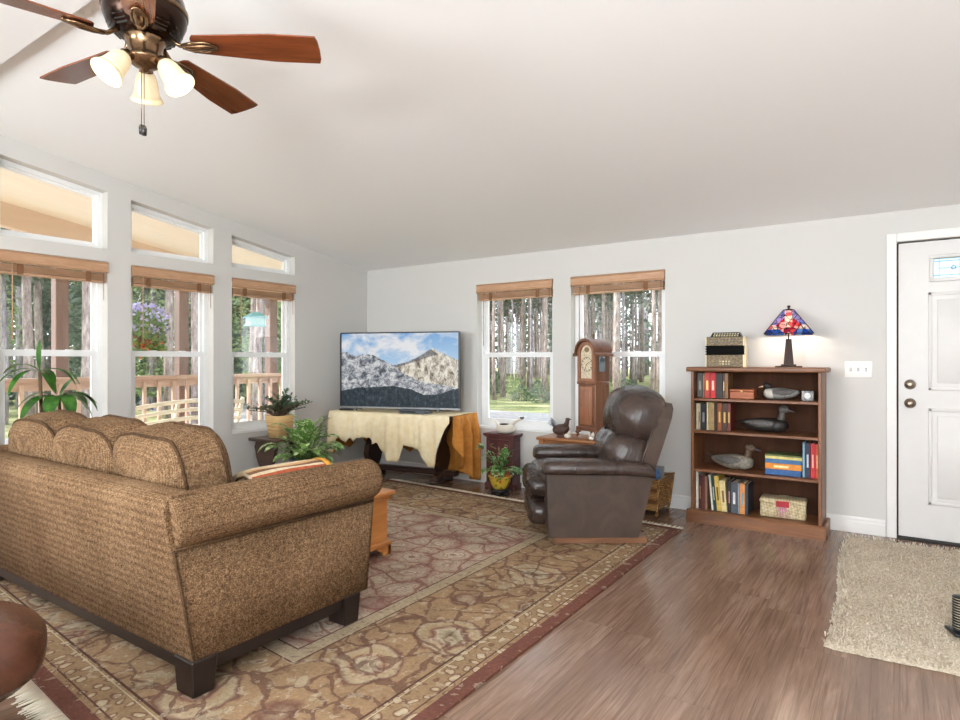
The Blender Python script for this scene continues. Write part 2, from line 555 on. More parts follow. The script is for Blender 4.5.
# ------------------------------------------------------------------ front door and its casing
mb = MB()
def casing(mb, a, b, c, d): mb.box(a, b, YB - .018, YB, c, d, .004, 1)
casing(mb, DX0 - .06, DX0, 0, DZ + .06); casing(mb, DX1, DX1 + .06, 0, DZ + .06); casing(mb, DX0, DX1, DZ, DZ + .06)
struct('trim_1', mb, M_white)
mb = MB()                                   # dark weatherstrip round the slab, dark threshold below
mb.box(DX0, DX0 + .03, YB + .05, YB + .12, 0, DZ); mb.box(DX1 - .03, DX1, YB + .05, YB + .12, 0, DZ); mb.box(DX0, DX1, YB + .05, YB + .12, DZ - .03, DZ)
mb.box(DX0, DX1, YB - .03, YB + .05, 0, .012)
struct('trim_3', mb, M_gap)
droot = bpy.data.objects.new('door_1', None); COL.objects.link(droot); droot['kind'] = 'structure'
dx0, dx1, yd = DX0 + .010, DX1 - .008, YB + .012
g0, g1, gz0, gz1 = .185, .71, 1.775, 1.905
mb = MB()
mb.box(dx0, g0, yd, yd + .038, .018, DZ - .010); mb.box(g1, dx1, yd, yd + .038, .018, DZ - .010)
mb.box(g0, g1, yd, yd + .038, .018, gz0); mb.box(g0, g1, yd, yd + .038, gz1, DZ - .010)
for a, b in ((.155, .415), (.48, .74)):
    for c, d in ((1.02, 1.68), (.25, .90)):
        ringw = .022
        for q in ((a, b, c, c + ringw), (a, b, d - ringw, d), (a, a + ringw, c, d), (b - ringw, b, c, d)):
            mb.box(q[0], q[1], yd - .008, yd + .002, q[2], q[3], .006, 2)
        mb.box(a + .05, b - .05, yd - .006, yd + .002, c + .05, d - .05, .005, 2)
mb.obj('door_leaf', M_door, droot)
mb = MB()
for q in ((g0 - .025, g1 + .025, gz0 - .025, gz0), (g0 - .025, g1 + .025, gz1, gz1 + .025), (g0 - .025, g0, gz0, gz1), (g1, g1 + .025, gz0, gz1)):
    mb.box(q[0], q[1], yd - .014, yd + .004, q[2], q[3], .005, 2)
mb.obj('glass_frame', M_door, droot)
t = NT('frosted_door_glass')
e = t.n('ShaderNodeBsdfTranslucent'); e.inputs[0].default_value = lin('DDEBF5')
tr = t.n('ShaderNodeBsdfTransparent'); tr.inputs[0].default_value = lin('D5E9F6')
gl = t.n('ShaderNodeBsdfGlossy'); gl.inputs['Roughness'].default_value = .1
mx = t.n('ShaderNodeMixShader'); mx.inputs[0].default_value = .6
mx2 = t.n('ShaderNodeMixShader'); mx2.inputs[0].default_value = .06
t.t.links.new(e.outputs[0], mx.inputs[1]); t.t.links.new(tr.outputs[0], mx.inputs[2])
t.t.links.new(mx.outputs[0], mx2.inputs[1]); t.t.links.new(gl.outputs[0], mx2.inputs[2])
t.t.links.new(mx2.outputs[0], t.out.inputs[0])
mb = MB(); mb.box(g0, g1, yd + .012, yd + .018, gz0, gz1); mb.obj('leaded_pane', t.m, droot)
mb = MB()
M_lead = plain('lead_came', '5A6C7C', .5, .3)
def came(a, b, c, d): mb.box(a, b, yd + .006, yd + .013, c, d)
for z in (gz0 + .018, gz1 - .018): came(g0, g1, z - .002, z + .002)
zm = (gz0 + gz1) / 2
for x in (g0 + .03, g0 + .14, (g0 + g1) / 2, g1 - .14, g1 - .03): came(x - .0018, x + .0018, gz0, gz1)
came(g0 + .03, g1 - .03, zm - .0018, zm + .0018)
for x in (g0 + .107, (g0 + g1) / 2, g1 - .107):
    mb.lathe([(.009, -.004), (.014, -.004), (.014, .004), (.009, .004), (.009, -.004)], 16, M=TR(x, yd + .009, zm, R(90)), cap=False)
mb.obj('leading', M_lead, droot)
M_nickel = plain('aged_nickel', '8E8071', .28, 1, .05)
for nm, z in (('deadbolt', 1.058), ('door_knob', .93)):
    mb = MB()
    if nm == 'deadbolt':
        mb.lathe([(.0, -.03), (.014, -.03), (.020, -.026), (.031, -.012), (.034, -.004), (.034, 0)], 24, M=TR(dx0 + .065, yd, z, R(-90)))
    else:
        mb.lathe([(0, -.066), (.012, -.065), (.023, -.060), (.028, -.05), (.025, -.038), (.013, -.028), (.011, -.014), (.030, -.008), (.034, -.003), (.034, 0)], 24, M=TR(dx0 + .065, yd, z, R(-90)))
    mb.obj(nm, M_nickel, droot)
# ------------------------------------------------------------------ switch plate
M_silver_sw = plain('switch_slot', 'A8A6A2', .5)
sw = thing('light_switch', 'white triple toggle switch plate on the wall beside the front door', 'light switch', (-.246, YB, 1.158))
mb = MB(); mb.box(-.083, .083, -.006, 0, -.057, .057, .004, 2)
mb.obj('plate', plain('switch_plastic', 'F4F3F0', .35, var=.01), sw)
for x in (-.046, 0, .046):
    mb = MB(); mb.box(-.005, .005, -.016, 0, -.006, .006, .002, 1, M=TR(x, -.006, .003, R(28)))
    mb.obj('toggle', plain('switch_plastic', 'DAD8D2', .35, var=.01), sw)
    mb = MB(); mb.box(x - .007, x + .007, -.0066, -.0058, -.013, .013); mb.obj('slot', M_silver_sw, sw)

# ------------------------------------------------------------------ area rug
RX0, RX1 = -4.30, -1.30
def rug_near(x): return .935 - .083 * (x + 2.341)
def rug_far(x): return 4.46 - .06 * (x + 1.3)
def rug_mat():
    t = NT('oriental_rug'); v = t.co()
    wob = t.noise(v, 3, 3, out=1)
    s = t.sep(v)
    x, y = s[0], s[1]
    dn = t.math('SUBTRACT', y, t.math('MULTIPLY_ADD', x, -.083, .935 - .083 * 2.341))
    df = t.math('SUBTRACT', t.math('MULTIPLY_ADD', x, -.06, 4.46 - .06 * 1.3), y)
    dr = t.math('SUBTRACT', RX1, x); dl = t.math('SUBTRACT', x, RX0)
    d = t.math('MINIMUM', t.math('MINIMUM', dn, df), t.math('MINIMUM', dr, dl))
    # distorted coordinates for the florals
    vv = t.n('ShaderNodeVectorMath', operation='MULTIPLY_ADD')
    t.put(vv.inputs[0], wob); vv.inputs[1].default_value = (.16, .16, 0); t.put(vv.inputs[2], v)
    v3 = t.n('ShaderNodeVectorMath', operation='MULTIPLY_ADD')
    t.put(v3.inputs[0], t.noise(v, 11, 3, out=1)); v3.inputs[1].default_value = (.07, .07, 0); t.put(v3.inputs[2], vv.outputs[0])
    w = v3.outputs[0]
    fine = t.noise(v, 60, 3, .7)
    speck = t.noise(w, 22, 3, .6)
    # field : rose ground covered by cream blooms with red outlines
    vf = t.voro(w, 5.2, 'F1', .9)
    ve = t.voro(w, 5.2, 'DISTANCE_TO_EDGE', .9)
    ring = t.math('SINE', t.math('MULTIPLY', vf, 62.))
    field = t.ramp(vf, [(0, 'A0765C'), (.14, 'A0765C'), (.17, 'D5C3A6'), (.30, 'D0BC9E'), (.36, 'B58E76'), (.42, 'CDB79A'), (.58, 'BFA084'), (1, '8C4E3C')])
    field = t.mix(t.math('MULTIPLY', t.math('GREATER_THAN', ring, .82), .45), field, lin('8E5340'))
    field = t.mix(t.math('MULTIPLY', t.math('LESS_THAN', ve, .035), .75), field, lin('94503E'))
    v2 = t.voro(w, 13, 'DISTANCE_TO_EDGE', 1)
    field = t.mix(t.math('MULTIPLY', t.math('LESS_THAN', v2, .035), .5), field, lin('A06450'))
    # main border : gold ground, big rosettes, vine lines
    bf = t.voro(w, 2.3, 'F1', .55)
    be = t.voro(w, 2.3, 'DISTANCE_TO_EDGE', .55)
    bord = t.ramp(bf, [(0, '6E4A34'), (.07, '8F7A58'), (.15, 'BFAE8A'), (.20, '8B5138'), (.23, 'B08E5C'), (.33, 'BBA37A'), (.37, '7E4E36'), (.40, 'A9824F'), (1, 'A07A48')])
    b2 = t.voro(w, 6.5, 'DISTANCE_TO_EDGE', 1)
    bord = t.mix(t.math('MULTIPLY', t.math('LESS_THAN', b2, .05), .7), bord, lin('70422E'))
    b4 = t.noise(w, 7, 4, .7)
    bord = t.mix(t.ramp(b4, [(.56, (0, 0, 0, 1)), (.64, (.6, .6, .6, 1))]), bord, lin('74462E'))
    bord = t.mix(t.ramp(b4, [(.34, (.6, .6, .6, 1)), (.42, (0, 0, 0, 1))]), bord, lin('BFAF8C'))
    b3 = t.voro(w, 9, 'F1', 1)
    bord = t.mix(t.math('MULTIPLY', t.math('LESS_THAN', b3, .2), .6), bord, lin('C4B08C'))
    bord = t.mix(t.math('MULTIPLY', t.math('LESS_THAN', b3, .07), .8), bord, lin('8A4E3A'))
    # guard band
    g1 = t.voro(w, 16, 'F1', .5)
    guard = t.ramp(g1, [(0, 'D2BF98'), (.25, 'C4AC80'), (.32, '7C4A34'), (.42, 'A5814E'), (1, '9B7646')])
    def band(a, b): return t.math('MULTIPLY', t.math('GREATER_THAN', d, a), t.math('LESS_THAN', d, b))
    col = lin('7A3E26')
    col = t.mix(t.math('GREATER_THAN', d, .065), col, guard)
    col = t.mix(band(.185, .19), col, lin('C9B68F'))
    col = t.mix(t.math('GREATER_THAN', d, .21), col, bord)
    for a, b, c in ((.20, .21, '5F3A2A'), (.085, .092, '6A4030'), (.70, .71, '6A4030'), (.77, .78, '6A4030')):
        if a < .6: col = t.mix(band(a, b), col, lin(c))
    g2 = t.voro(w, 20, 'F1', .5)
    guard2 = t.ramp(g2, [(0, '8A5A44'), (.3, 'B9A27C'), (1, 'B49A74')])
    col = t.mix(t.math('GREATER_THAN', d, .70), col, guard2)
    col = t.mix(t.math('GREATER_THAN', d, .79), col, field)
    for a, b, c in ((.70, .708, '6A4030'), (.782, .79, '6A4030')): col = t.mix(band(a, b), col, lin(c))
    col = t.mix(t.math('MULTIPLY', t.math('GREATER_THAN', speck, .62), .35), col, lin('D6C6A8'))
    col = t.mix(t.math('MULTIPLY', t.math('LESS_THAN', speck, .36), .35), col, lin('6B4030'))
    fade = t.ramp(t.noise(v, 1.6, 3, .6), [(.35, (.78, .76, .72, 1)), (.65, (1.12, 1.1, 1.08, 1))])
    col = t.mix(1., col, fade, 'MULTIPLY')
    hs = t.n('ShaderNodeHueSaturation'); hs.inputs['Saturation'].default_value = .78; hs.inputs['Value'].default_value = .80; t.put(hs.inputs['Color'], col); col = hs.outputs[0]
    col = t.mix(.55, col, t.ramp(fine, [(.3, (.62, .62, .62, 1)), (.7, (1.25, 1.25, 1.25, 1))]), 'MULTIPLY')
    t.bsdf(col, .9, 0, t.bump(fine, .5, .005), .1)
    return t.m
rug = thing('area_rug', 'large oriental area rug with gold floral border and rose field', 'rug', (0, 0, 0))
mb = MB()
n = 24
top = []
for i in range(n + 1):
    x = RX0 + (RX1 - RX0) * i / n
    top.append([Vector((x, rug_near(x) + (rug_far(x) - rug_near(x)) * j / 24, .012)) for j in range(25)])
mb.grid(top)
ed = [top[i][0] for i in range(n + 1)] + [top[n][j] for j in range(1, 25)] + [top[i][24] for i in range(n - 1, -1, -1)] + [top[0][j] for j in range(23, 0, -1)]
lo = [Vector((p.x, p.y, .001)) for p in ed]
k = len(ed)
mb.add(ed + lo, [(i, (i + 1) % k, k + (i + 1) % k, k + i) for i in range(k)])
mb.obj('pile', rug_mat(), rug)
M_fringe = plain('fringe_cotton', 'E6DCC8', .9)
random.seed(4)
for fn, sg in ((rug_far, 1), (rug_near, -1)):
    mb = MB()
    for i in range(300):
        x = RX0 + (RX1 - RX0) * (i + .5) / 300
        y = fn(x); dx = random.uniform(-.012, .012); L = random.uniform(.07, .10)
        mb.tube([(x, y - sg * .005, .008), (x + dx * .5, y + sg * L * .5, .006), (x + dx, y + sg * L, .004)], [.0042, .004, .002], 4)
    o = mb.obj('fringe', M_fringe, rug); o['kind'] = 'stuff'

# ------------------------------------------------------------------ shag door mat
def shag():
    t = NT('shag_wool'); v = t.co()
    f = t.noise(v, 75, 3, .7); g = t.noise(v, 5, 3)
    col = t.ramp(t.math('ADD', t.math('MULTIPLY', f, .8), t.math('MULTIPLY', g, .2)), [(.3, '9E8F7C'), (.5, 'C6B8A4'), (.7, 'E2D8C8')])
    t.bsdf(col, 1, 0, t.bump(f, .8, .012), .05)
    return t.m
mat_ = thing('door_mat', 'beige shag rug on the plank floor in front of the white door', 'rug', (0, 0, 0))
mb = MB(); random.seed(8)
def mat_edge(j, m):
    y = 3.0 + 1.93 * j / m
    return -.262 - .05 * (y - 3.0) / 1.93 + .012 * math.sin(y * 4), 1.0
P_ = []
for j in range(61):
    x0, x1 = mat_edge(j, 60); row = []
    for i in range(41):
        x = x0 + (x1 - x0) * i / 40; y = 3.0 + 1.93 * j / 60
        e_ = min(1, min(i, 40 - i, j, 60 - j) / 1.5)
        row.append(Vector((x + random.uniform(-.006, .006), y + random.uniform(-.006, .006) + (.012 * math.sin(x * 9) if j in (0,) else 0), .002 + e_ * (.022 + random.uniform(-.006, .007)))))
    P_.append(row)
mb.grid(P_)
M_shag = shag()
mb.obj('base', M_shag, mat_)
mb = MB()
for i in range(9000):
    j = random.uniform(0, 60); x0, x1 = mat_edge(j, 60)
    x = random.uniform(x0 - .004, min(x1, .75)); y = 3.0 + 1.93 * j / 60
    a = random.uniform(0, 2 * PI); dx, dy = math.cos(a) * .009, math.sin(a) * .009
    wx, wy = -dy * .28, dx * .28
    mb.add([(x - wx, y - wy, .016), (x + wx, y + wy, .016), (x + dx + wx, y + dy + wy, .034), (x + dx - wx, y + dy - wy, .034)], [(0, 1, 2, 3)])
o = mb.obj('pile', M_shag, mat_); o['kind'] = 'stuff'

# ------------------------------------------------------------------ sofa
def chenille():
    t = NT('sofa_chenille'); v = t.co()
    wv = t.math('SUBTRACT', .6, t.voro(t.mapping(v, (1, 1, 1.25)), 165, 'F1', .5))
    f = t.noise(v, 70, 3, .7); g = t.noise(v, 2.5, 3)
    h = t.math('ADD', t.math('MULTIPLY', wv, .55), t.math('ADD', t.math('MULTIPLY', f, .55), t.math('MULTIPLY', g, .25)))
    col = t.ramp(h, [(.24, '42301F'), (.5, '7A5F45'), (.78, 'B29678')])
    t.bsdf(col, .95, 0, t.bump(h, .55, .006), .08)
    return t.m
M_chen = chenille()
M_chen2 = fabric('sofa_gusset', '3A281A', '5E4630', 60)
M_blackwood = plain('espresso_wood', '1E1512', .35, var=.1)
SX0, SX1 = -4.19, -2.07
sofa = thing('sofa', 'brown chenille three-cushion sofa with rolled arms seen from behind', 'sofa', (-3.13, 1.6, .014))
SO = Vector((3.13, -1.6, -.012))          # world -> sofa local
def loc(mb): mb.v = [p + SO for p in mb.v]; return mb
mb = MB()                                  # upholstered back shell, leaning out towards the viewer
prof = [(1.235, .14), (1.135, .66), (1.128, .70), (1.14, .735), (1.17, .75), (1.24, .75), (1.28, .735), (1.30, .70), (1.40, .40), (1.40, .14)]
mb.prism(prof, 'X', SX0 + .014, SX1 - .014, smooth=True)
loc(mb).obj('back_frame', M_chen, sofa)
mb = MB(); mb.box(SX0 + .19, SX1 - .19, 1.38, 2.04, .14, .30, .02)
loc(mb).obj('seat_base', M_chen, sofa)
def arm(xo, xi, sgn):
    rings = []
    ps = []
    for t_ in range(15):                   # scroll section (x, z): outer panel up, roll over, inner panel down
        a = R(-75 + t_ * 225 / 14)
        ps.append((math.cos(a), math.sin(a)))
    cx = xo - sgn * .052
    sec = [(xo - sgn * .012, .14), (xo - sgn * .012, .56)] + [(cx + sgn * .098 * c_, .652 + .098 * s_) for c_, s_ in ps] + [(xi, .56), (xi, .14)]
    mb = MB()
    ys = [1.246, 1.258, 1.285, 2.01, 2.085, 2.105]
    for y in ys:
        dd = {1.246: .94, 1.258: .985, 2.105: .93, 2.085: .985}.get(y, 1)
        low = 0
        rings.append([Vector((cx + (x - cx) * dd, y + (-.10 * min(1, max(0, (z - .14) / .55)) if y < 1.3 else .05 * min(1, max(0, (z - .2) / .4)) if y > 1.9 else 0), .652 + (z - .652) * (dd if z > .5 else 1))) for x, z in sec])
    mb.loft(rings)
    o = loc(mb).obj('arm', M_chen, sofa)
    mb = MB()                               # welt seam where the roll meets the side panel
    mb.tube([(xo - sgn * .004, 1.17, .563), (xo - sgn * .004, 1.3, .560), (xo - sgn * .004, 2.13, .555)], .006, 6)
    mb.tube([(xo - sgn * .010, 1.237, .15), (xo - sgn * .010, 1.160, .56)], .006, 6)
    loc(mb).obj('welt', M_chen2, o)
arm(SX1, SX1 - .2, 1); arm(SX0, SX0 + .2, -1)
cw = (SX1 - SX0 - .42) / 3
def soft(e, amp, seed, gather=0):
    def fn(p):
        n_ = mnoise.noise(Vector((p.x * 1.6 + seed, p.y * 1.6, p.z * 1.6)))
        q = p * (1 + amp * n_)
        if gather and p.z > .55: q.z += .035 * math.sin(p.x * 24 + 2 * n_) * min(1, (p.z - .55) * 4)
        return q
    return fn
for i in range(3):
    cx = SX1 - .21 - cw * (i + .5)
    mb = MB(); mb.sell((cx, 1.70, .375), (cw / 2 - .004, .37, .085), .35, .25, 40, 20, fn=soft(0, .03, i))
    loc(mb).obj('seat_cushion', M_chen, sofa)
    M = TR(cx - .02, 1.455, .685, R(11))
    NQ = 96
    def spw(q, e): return math.copysign(abs(q) ** e, q)
    def ring_at(yy, sc, bulge=0, pl=0):
        out = []
        for k in range(NQ):
            a = 2 * PI * k / NQ
            px_, pz_ = spw(math.cos(a), .48) * (cw / 2 + .003), spw(math.sin(a), .48) * .245
            px_ *= 1 - .05 * max(0, -pz_ / .245) - .03 * max(0, pz_ / .245)
            nn = mnoise.noise(Vector((px_ * 5 + i * 3, yy * 4, pz_ * 5)))
            pz_ += .016 * mnoise.noise(Vector((px_ * 7 + i * 5, 2, 0))) * max(0, pz_ / .245)
            z_ = pz_ * sc + (pl * .011 * math.sin(px_ * 70 + 3 * nn) if pz_ > .15 else 0)
            out.append(M @ Vector((px_ * sc, yy + bulge + .018 * nn, z_)))
        return out
    secs = [(-.175, .12, 0), (-.172, .45, 0), (-.155, .75, 0), (-.128, .92, 0), (-.108, .985, 0), (-.098, 1.0, 0), (-.07, 1.012, .7), (-.03, 1.02, 1), (.01, 1.02, 1), (.05, 1.015, .8), (.078, 1.0, 0), (.09, .98, 0), (.115, .9, 0), (.145, .7, 0), (.16, .4, 0), (.163, .1, 0)]
    mb = MB(); rgs = [ring_at(y_, s_, 0, p_) for y_, s_, p_ in secs]
    mb.loft(rgs)
    bc = loc(mb).obj('back_cushion', M_chen, sofa)
    for q_ in (5, 10):
        mb = MB(); pr_ = ring_at(secs[q_][0], 1.006); mb.tube(pr_ + [pr_[0]], .0075, 6)
        loc(mb).obj('piping', M_chen2, bc)
mb = MB()
for a in ((SX0 + .02, SX1 - .02, 1.245, 1.275), (SX0 + .02, SX1 - .02, 1.99, 2.02)): mb.box(*a, .088, .142)
for a in ((SX0 + .02, SX0 + .05, 1.275, 1.99), (SX1 - .05, SX1 - .02, 1.275, 1.99)): mb.box(*a, .088, .142)
loc(mb).obj('base_rail', M_blackwood, sofa)
for x in (SX0 + .065, SX1 - .065):
    for y in (1.275, 2.0):
        mb = MB(); b = bmesh.new(); bmesh.ops.create_cube(b, size=1)
        for v in b.verts:
            tp = 1 if v.co.z > 0 else .86
            v.co = (x + v.co.x * .125 * tp, y + v.co.y * .10 * tp, .012 + .066 + v.co.z * .132)
        bmesh.ops.bevel(b, geom=b.edges[:], offset=.004, segments=1, affect='EDGES')
        mb.bm(b); loc(mb).obj('leg', M_blackwood, sofa)

# striped blanket rolled up against the inside of the right arm
bl = thing('rolled_blanket', 'striped cream and rust wool blanket rolled up inside the sofa arm with yellow fringe', 'blanket', (-2.425, 1.875, .468))
M_bl = [fabric('blanket_' + n_, a_, b_, 40, .95, .3) for n_, a_, b_ in (('cream', 'D2BC98', 'E8D8BC'), ('rust', 'A04A30', 'C06A48'), ('tan', 'BE9264', 'D6B084'), ('brown', '6E4C38', '8A6850'))]
mb = MB(); random.seed(3)
nq = 48
rows = []
for k in range(19):
    t_ = k / 18; y = -.203 + .428 * t_
    rr_ = 1 - .05 * abs(2 * t_ - 1) ** 6
    rows.append([Vector((.118 * rr_ * math.cos(2 * PI * q / nq) * (1 + .03 * math.sin(q * .9 + k * .5)), y + .006 * math.sin(q * 1.7), .133 + .130 * rr_ * math.sin(2 * PI * q / nq) * (1 + .02 * math.sin(q * 1.3 + k * .4)))) for q in range(nq)])
mb.loft(rows)
cyc = [0, 0, 0, 2, 2, 0, 1, 1, 0, 3, 2, 0]
for fi in range(len(mb.f)):
    if fi < 18 * nq: mb.mi[fi] = cyc[(fi % nq) % 12]
mb.obj('cloth', M_bl, bl)
mb = MB()
mb.tube([((.105 - .004 * k) * math.cos(.5 * k) , -.205, .133 + (.115 - .004 * k) * math.sin(.5 * k)) for k in range(24)], .006, 5); mb.obj('rolled_edge', M_bl[3], bl)
mb = MB(); mb.tube([((.105 - .004 * k) * math.cos(.5 * k) , .228, .133 + (.115 - .004 * k) * math.sin(.5 * k)) for k in range(24)], .006, 5)
mb.obj('rolled_edge', M_bl[3], bl)
mb = MB()
for k in range(40):
    a_ = R(20 + 3.2 * k)
    p = Vector((.112 * math.cos(a_), .222, .133 + .128 * math.sin(a_)))
    mb.tube([p, p + Vector((random.uniform(-.01, .01), .03, -.004)), p + Vector((random.uniform(-.015, .015), .05, -.05))], [.004, .004, .002], 5)
o = mb.obj('fringe', plain('yellow_fringe', 'D59A3C', .9), bl); o['kind'] = 'stuff'

# ------------------------------------------------------------------ leather ottoman, lower left
ott = thing('leather_ottoman', 'round brown leather ottoman on a dark pedestal behind the sofa', 'ottoman', (-2.385, .575, 0))
M_lea_o = leather('ottoman_leather', '3E241A', '6A4232', .25, 9, .12)
mb = MB(); mb.sell((0, 0, .322), (.30, .30, .13), .72, 1, 48, 24, fn=soft(0, .03, 9))
cush = mb.obj('cushion', M_lea_o, ott)
mb = MB(); mb.tube([(.288 * math.cos(a), (.288 * math.sin(a)), .366) for a in [2 * PI * k / 40 for k in range(41)]], .006, 6); mb.obj('piping', M_lea_o, cush)
mb = MB(); mb.lathe([(0, .02), (.20, .02), (.20, .05), (.10, .07), (.07, .1), (.07, .19), (.2, .2), (.2, .215), (0, .215)], 32)
mb.obj('pedestal', M_blackwood, ott)
for k in range(4):
    mb = MB(); a = PI / 4 + k * PI / 2
    mb.lathe([(0, 0), (.02, 0), (.02, .022), (0, .022)], 12, M=TR(.16 * math.cos(a), .16 * math.sin(a), 0)); mb.obj('foot', M_blackwood, ott)

# ------------------------------------------------------------------ leather recliner
rec = thing('recliner', 'dark brown leather recliner facing left on the rug near the bookcase', 'armchair', (-1.833, 4.10, .014), R(214.35))
M_lea = leather('recliner_leather', '2C221E', '4A3B35', .27, 10, .8)
M_leas = leather('recliner_side_leather', '35281F', '4A392E', .5, 40, .12)
for s_ in (1, -1):
    mb = MB(); mb.prism([(.35, .05), (-.235, .05), (-.345, .48), (-.345, .50), (.36, .50), (.364, .46)], 'Y', s_ * .30, s_ * .40)
    sd_ = mb.obj('side_panel', M_leas, rec)
    mb = MB()
    rings = []
    for x, sc, dz in ((.388, .35, -.02), (.382, .72, -.01), (.365, .93, -.003), (.34, 1, 0), (.1, 1, -.002), (-.15, .97, -.006), (-.30, .92, -.02), (-.345, .8, -.035), (-.352, .5, -.04)):
        ring_ = []
        for q in range(20):
            a = 2 * PI * q / 20
            cx_, cz_ = math.cos(a), math.sin(a)
            ring_.append(Vector((x, s_ * .345 + .10 * sc * math.copysign(abs(cx_) ** .7, cx_), .50 + dz + (.058 if cz_ > 0 else .045) * sc * math.copysign(abs(cz_) ** .8, cz_))))
        rings.append(ring_)
    mb.loft(rings); mb.obj('arm_pad', M_lea, rec)
def pleat(k, amp, axis='y'):
    def fn(p):
        q = p.copy()
        r_ = math.sin(p.y * k + 1.2 * math.sin(p.z * 3))
        q.x += amp * r_ * max(0, abs(p.z)) ** .5
        q.z *= 1 + amp * .5 * r_
        return q
    return fn
for z, rx, rz_ in ((.35, .10, .105), (.175, .085, .105)):
    mb = MB(); mb.sell((.385, 0, z), (rx, .288, rz_), .8, .45, 64, 24, fn=pleat(30, .10)); mb.obj('footrest_pad', M_lea, rec)
mb = MB(); mb.box(.05, .36, -.295, .295, .07, .36, .02); mb.obj('footrest_board', M_leas, rec)
mb = MB(); mb.sell((.13, 0, .40), (.29, .288, .085), .5, .35, 48, 20, fn=soft(0, .03, 5)); mb.obj('seat', M_lea, rec)
mb = MB()
rings = []
for t_, hw, th in ((0, .315, .10), (.5, .325, .10), (.82, .32, .095), (.94, .29, .085), (1, .22, .06)):
    bx, bz = -.335 - .175 * t_, .38 + .535 * t_
    rings.append([Vector((bx + px_, py_, bz)) for px_, py_ in ((0, -hw), (0, hw), (th, hw), (th, -hw))])
mb.loft(rings, smooth=False)
mb.obj('back_shell', M_leas, rec)
for y in (-.318, .318):
    mb = MB(); mb.tube([(-.335 + .1 - .0 * 1, y, .40), (-.335 + .1 - .175 * .8, y, .38 + .535 * .8)], .008, 6)
    mb.obj('back_welt', M_lea, rec)
Mb = TR(0, 0, 0)
def headfold(p):
    q = p.copy()
    f = max(0, .35 - p.z) * max(0, p.x + .3)
    q.x += .10 * math.sin(p.y * 15 + math.sin(p.z * 5)) * f
    n_ = mnoise.noise(Vector((p.x * 2, p.y * 2.4, p.z * 2)))
    return q * (1 + .02 * n_)
mb = MB(); mb.sell((-.315, 0, .815), (.205, .33, .215), .85, .78, 72, 40, M=TR(0, 0, 0), fn=headfold)
mb.obj('headrest_pillow', M_lea, rec)
mb = MB(); mb.sell((-.215, 0, .565), (.175, .32, .175), .8, .7, 64, 30, fn=lambda p: p * (1 + .05 * mnoise.noise(p * 2.2)) + Vector((.05 * math.sin(p.y * 14) * max(0, p.z) * max(0, p.x), 0, 0)))
mb.obj('lumbar_pillow', M_lea, rec)
mb = MB(); mb.box(-.30, .30, -.36, .36, 0, .042, .004, 1); mb.obj('base', wood('recliner_base_wood', '6E4630', '94684A', 'X'), rec)
mb = MB(); mb.tube([(.27, -.405, .30), (.24, -.425, .32), (.16, -.43, .36)], .012, 8); mb.obj('lever', M_blackwood, rec)

# ------------------------------------------------------------------ pine chest used as a coffee table
M_pine = wood('honey_pine', 'A8622C', 'D08F50', 'Y', 9, .35, 6)
M_pinex = wood('honey_pine_long', 'A8622C', 'D08F50', 'X', 9, .35, 6)
chest = thing('pine_chest', 'honey pine blanket chest in front of the sofa, end panel showing', 'chest', (-3.13, 2.64, .014))
mb = MB(); mb.box(-.48, .48, -.21, .21, .075, .37, .004, 1); mb.obj('body', M_pine, chest)
mb = MB(); mb.box(-.52, .52, -.245, .245, .37, .398, .008, 2); lid = mb.obj('lid', M_pinex, chest)
mb = MB()
for s_ in (-1, 1): mb.box(s_ * .5 - .012 if s_ > 0 else -.5 - .0, s_ * .5 if s_ > 0 else -.488, -.225, .225, .345, .37, .003, 1)
mb.box(-.5, .5, -.225, -.21, .345, .37, .003, 1); mb.box(-.5, .5, .21, .225, .345, .37, .003, 1)
mb.obj('lid_lip', M_pinex, lid)
mb = MB()
mb.box(-.50, .50, -.23, .23, .055, .085, .006, 2)
mb.obj('plinth_moulding', M_pine, chest)
for sx in (-1, 1):
    for sy in (-1, 1):
        mb = MB()
        pr = [(0, .055), (.12, .055), (.10, .035), (.075, .028), (.065, 0), (0, 0)]
        mb.prism([(sy * (.225 - u), z) for u, z in pr], 'X', sx * .495 - (.02 if sx > 0 else 0), sx * .495 + (0 if sx > 0 else .02))
        mb.prism([(sx * (.495 - u), z) for u, z in pr], 'Y', sy * .225 - (.02 if sy > 0 else 0), sy * .225 + (0 if sy > 0 else .02))
        mb.obj('bracket_foot', M_pine, chest)

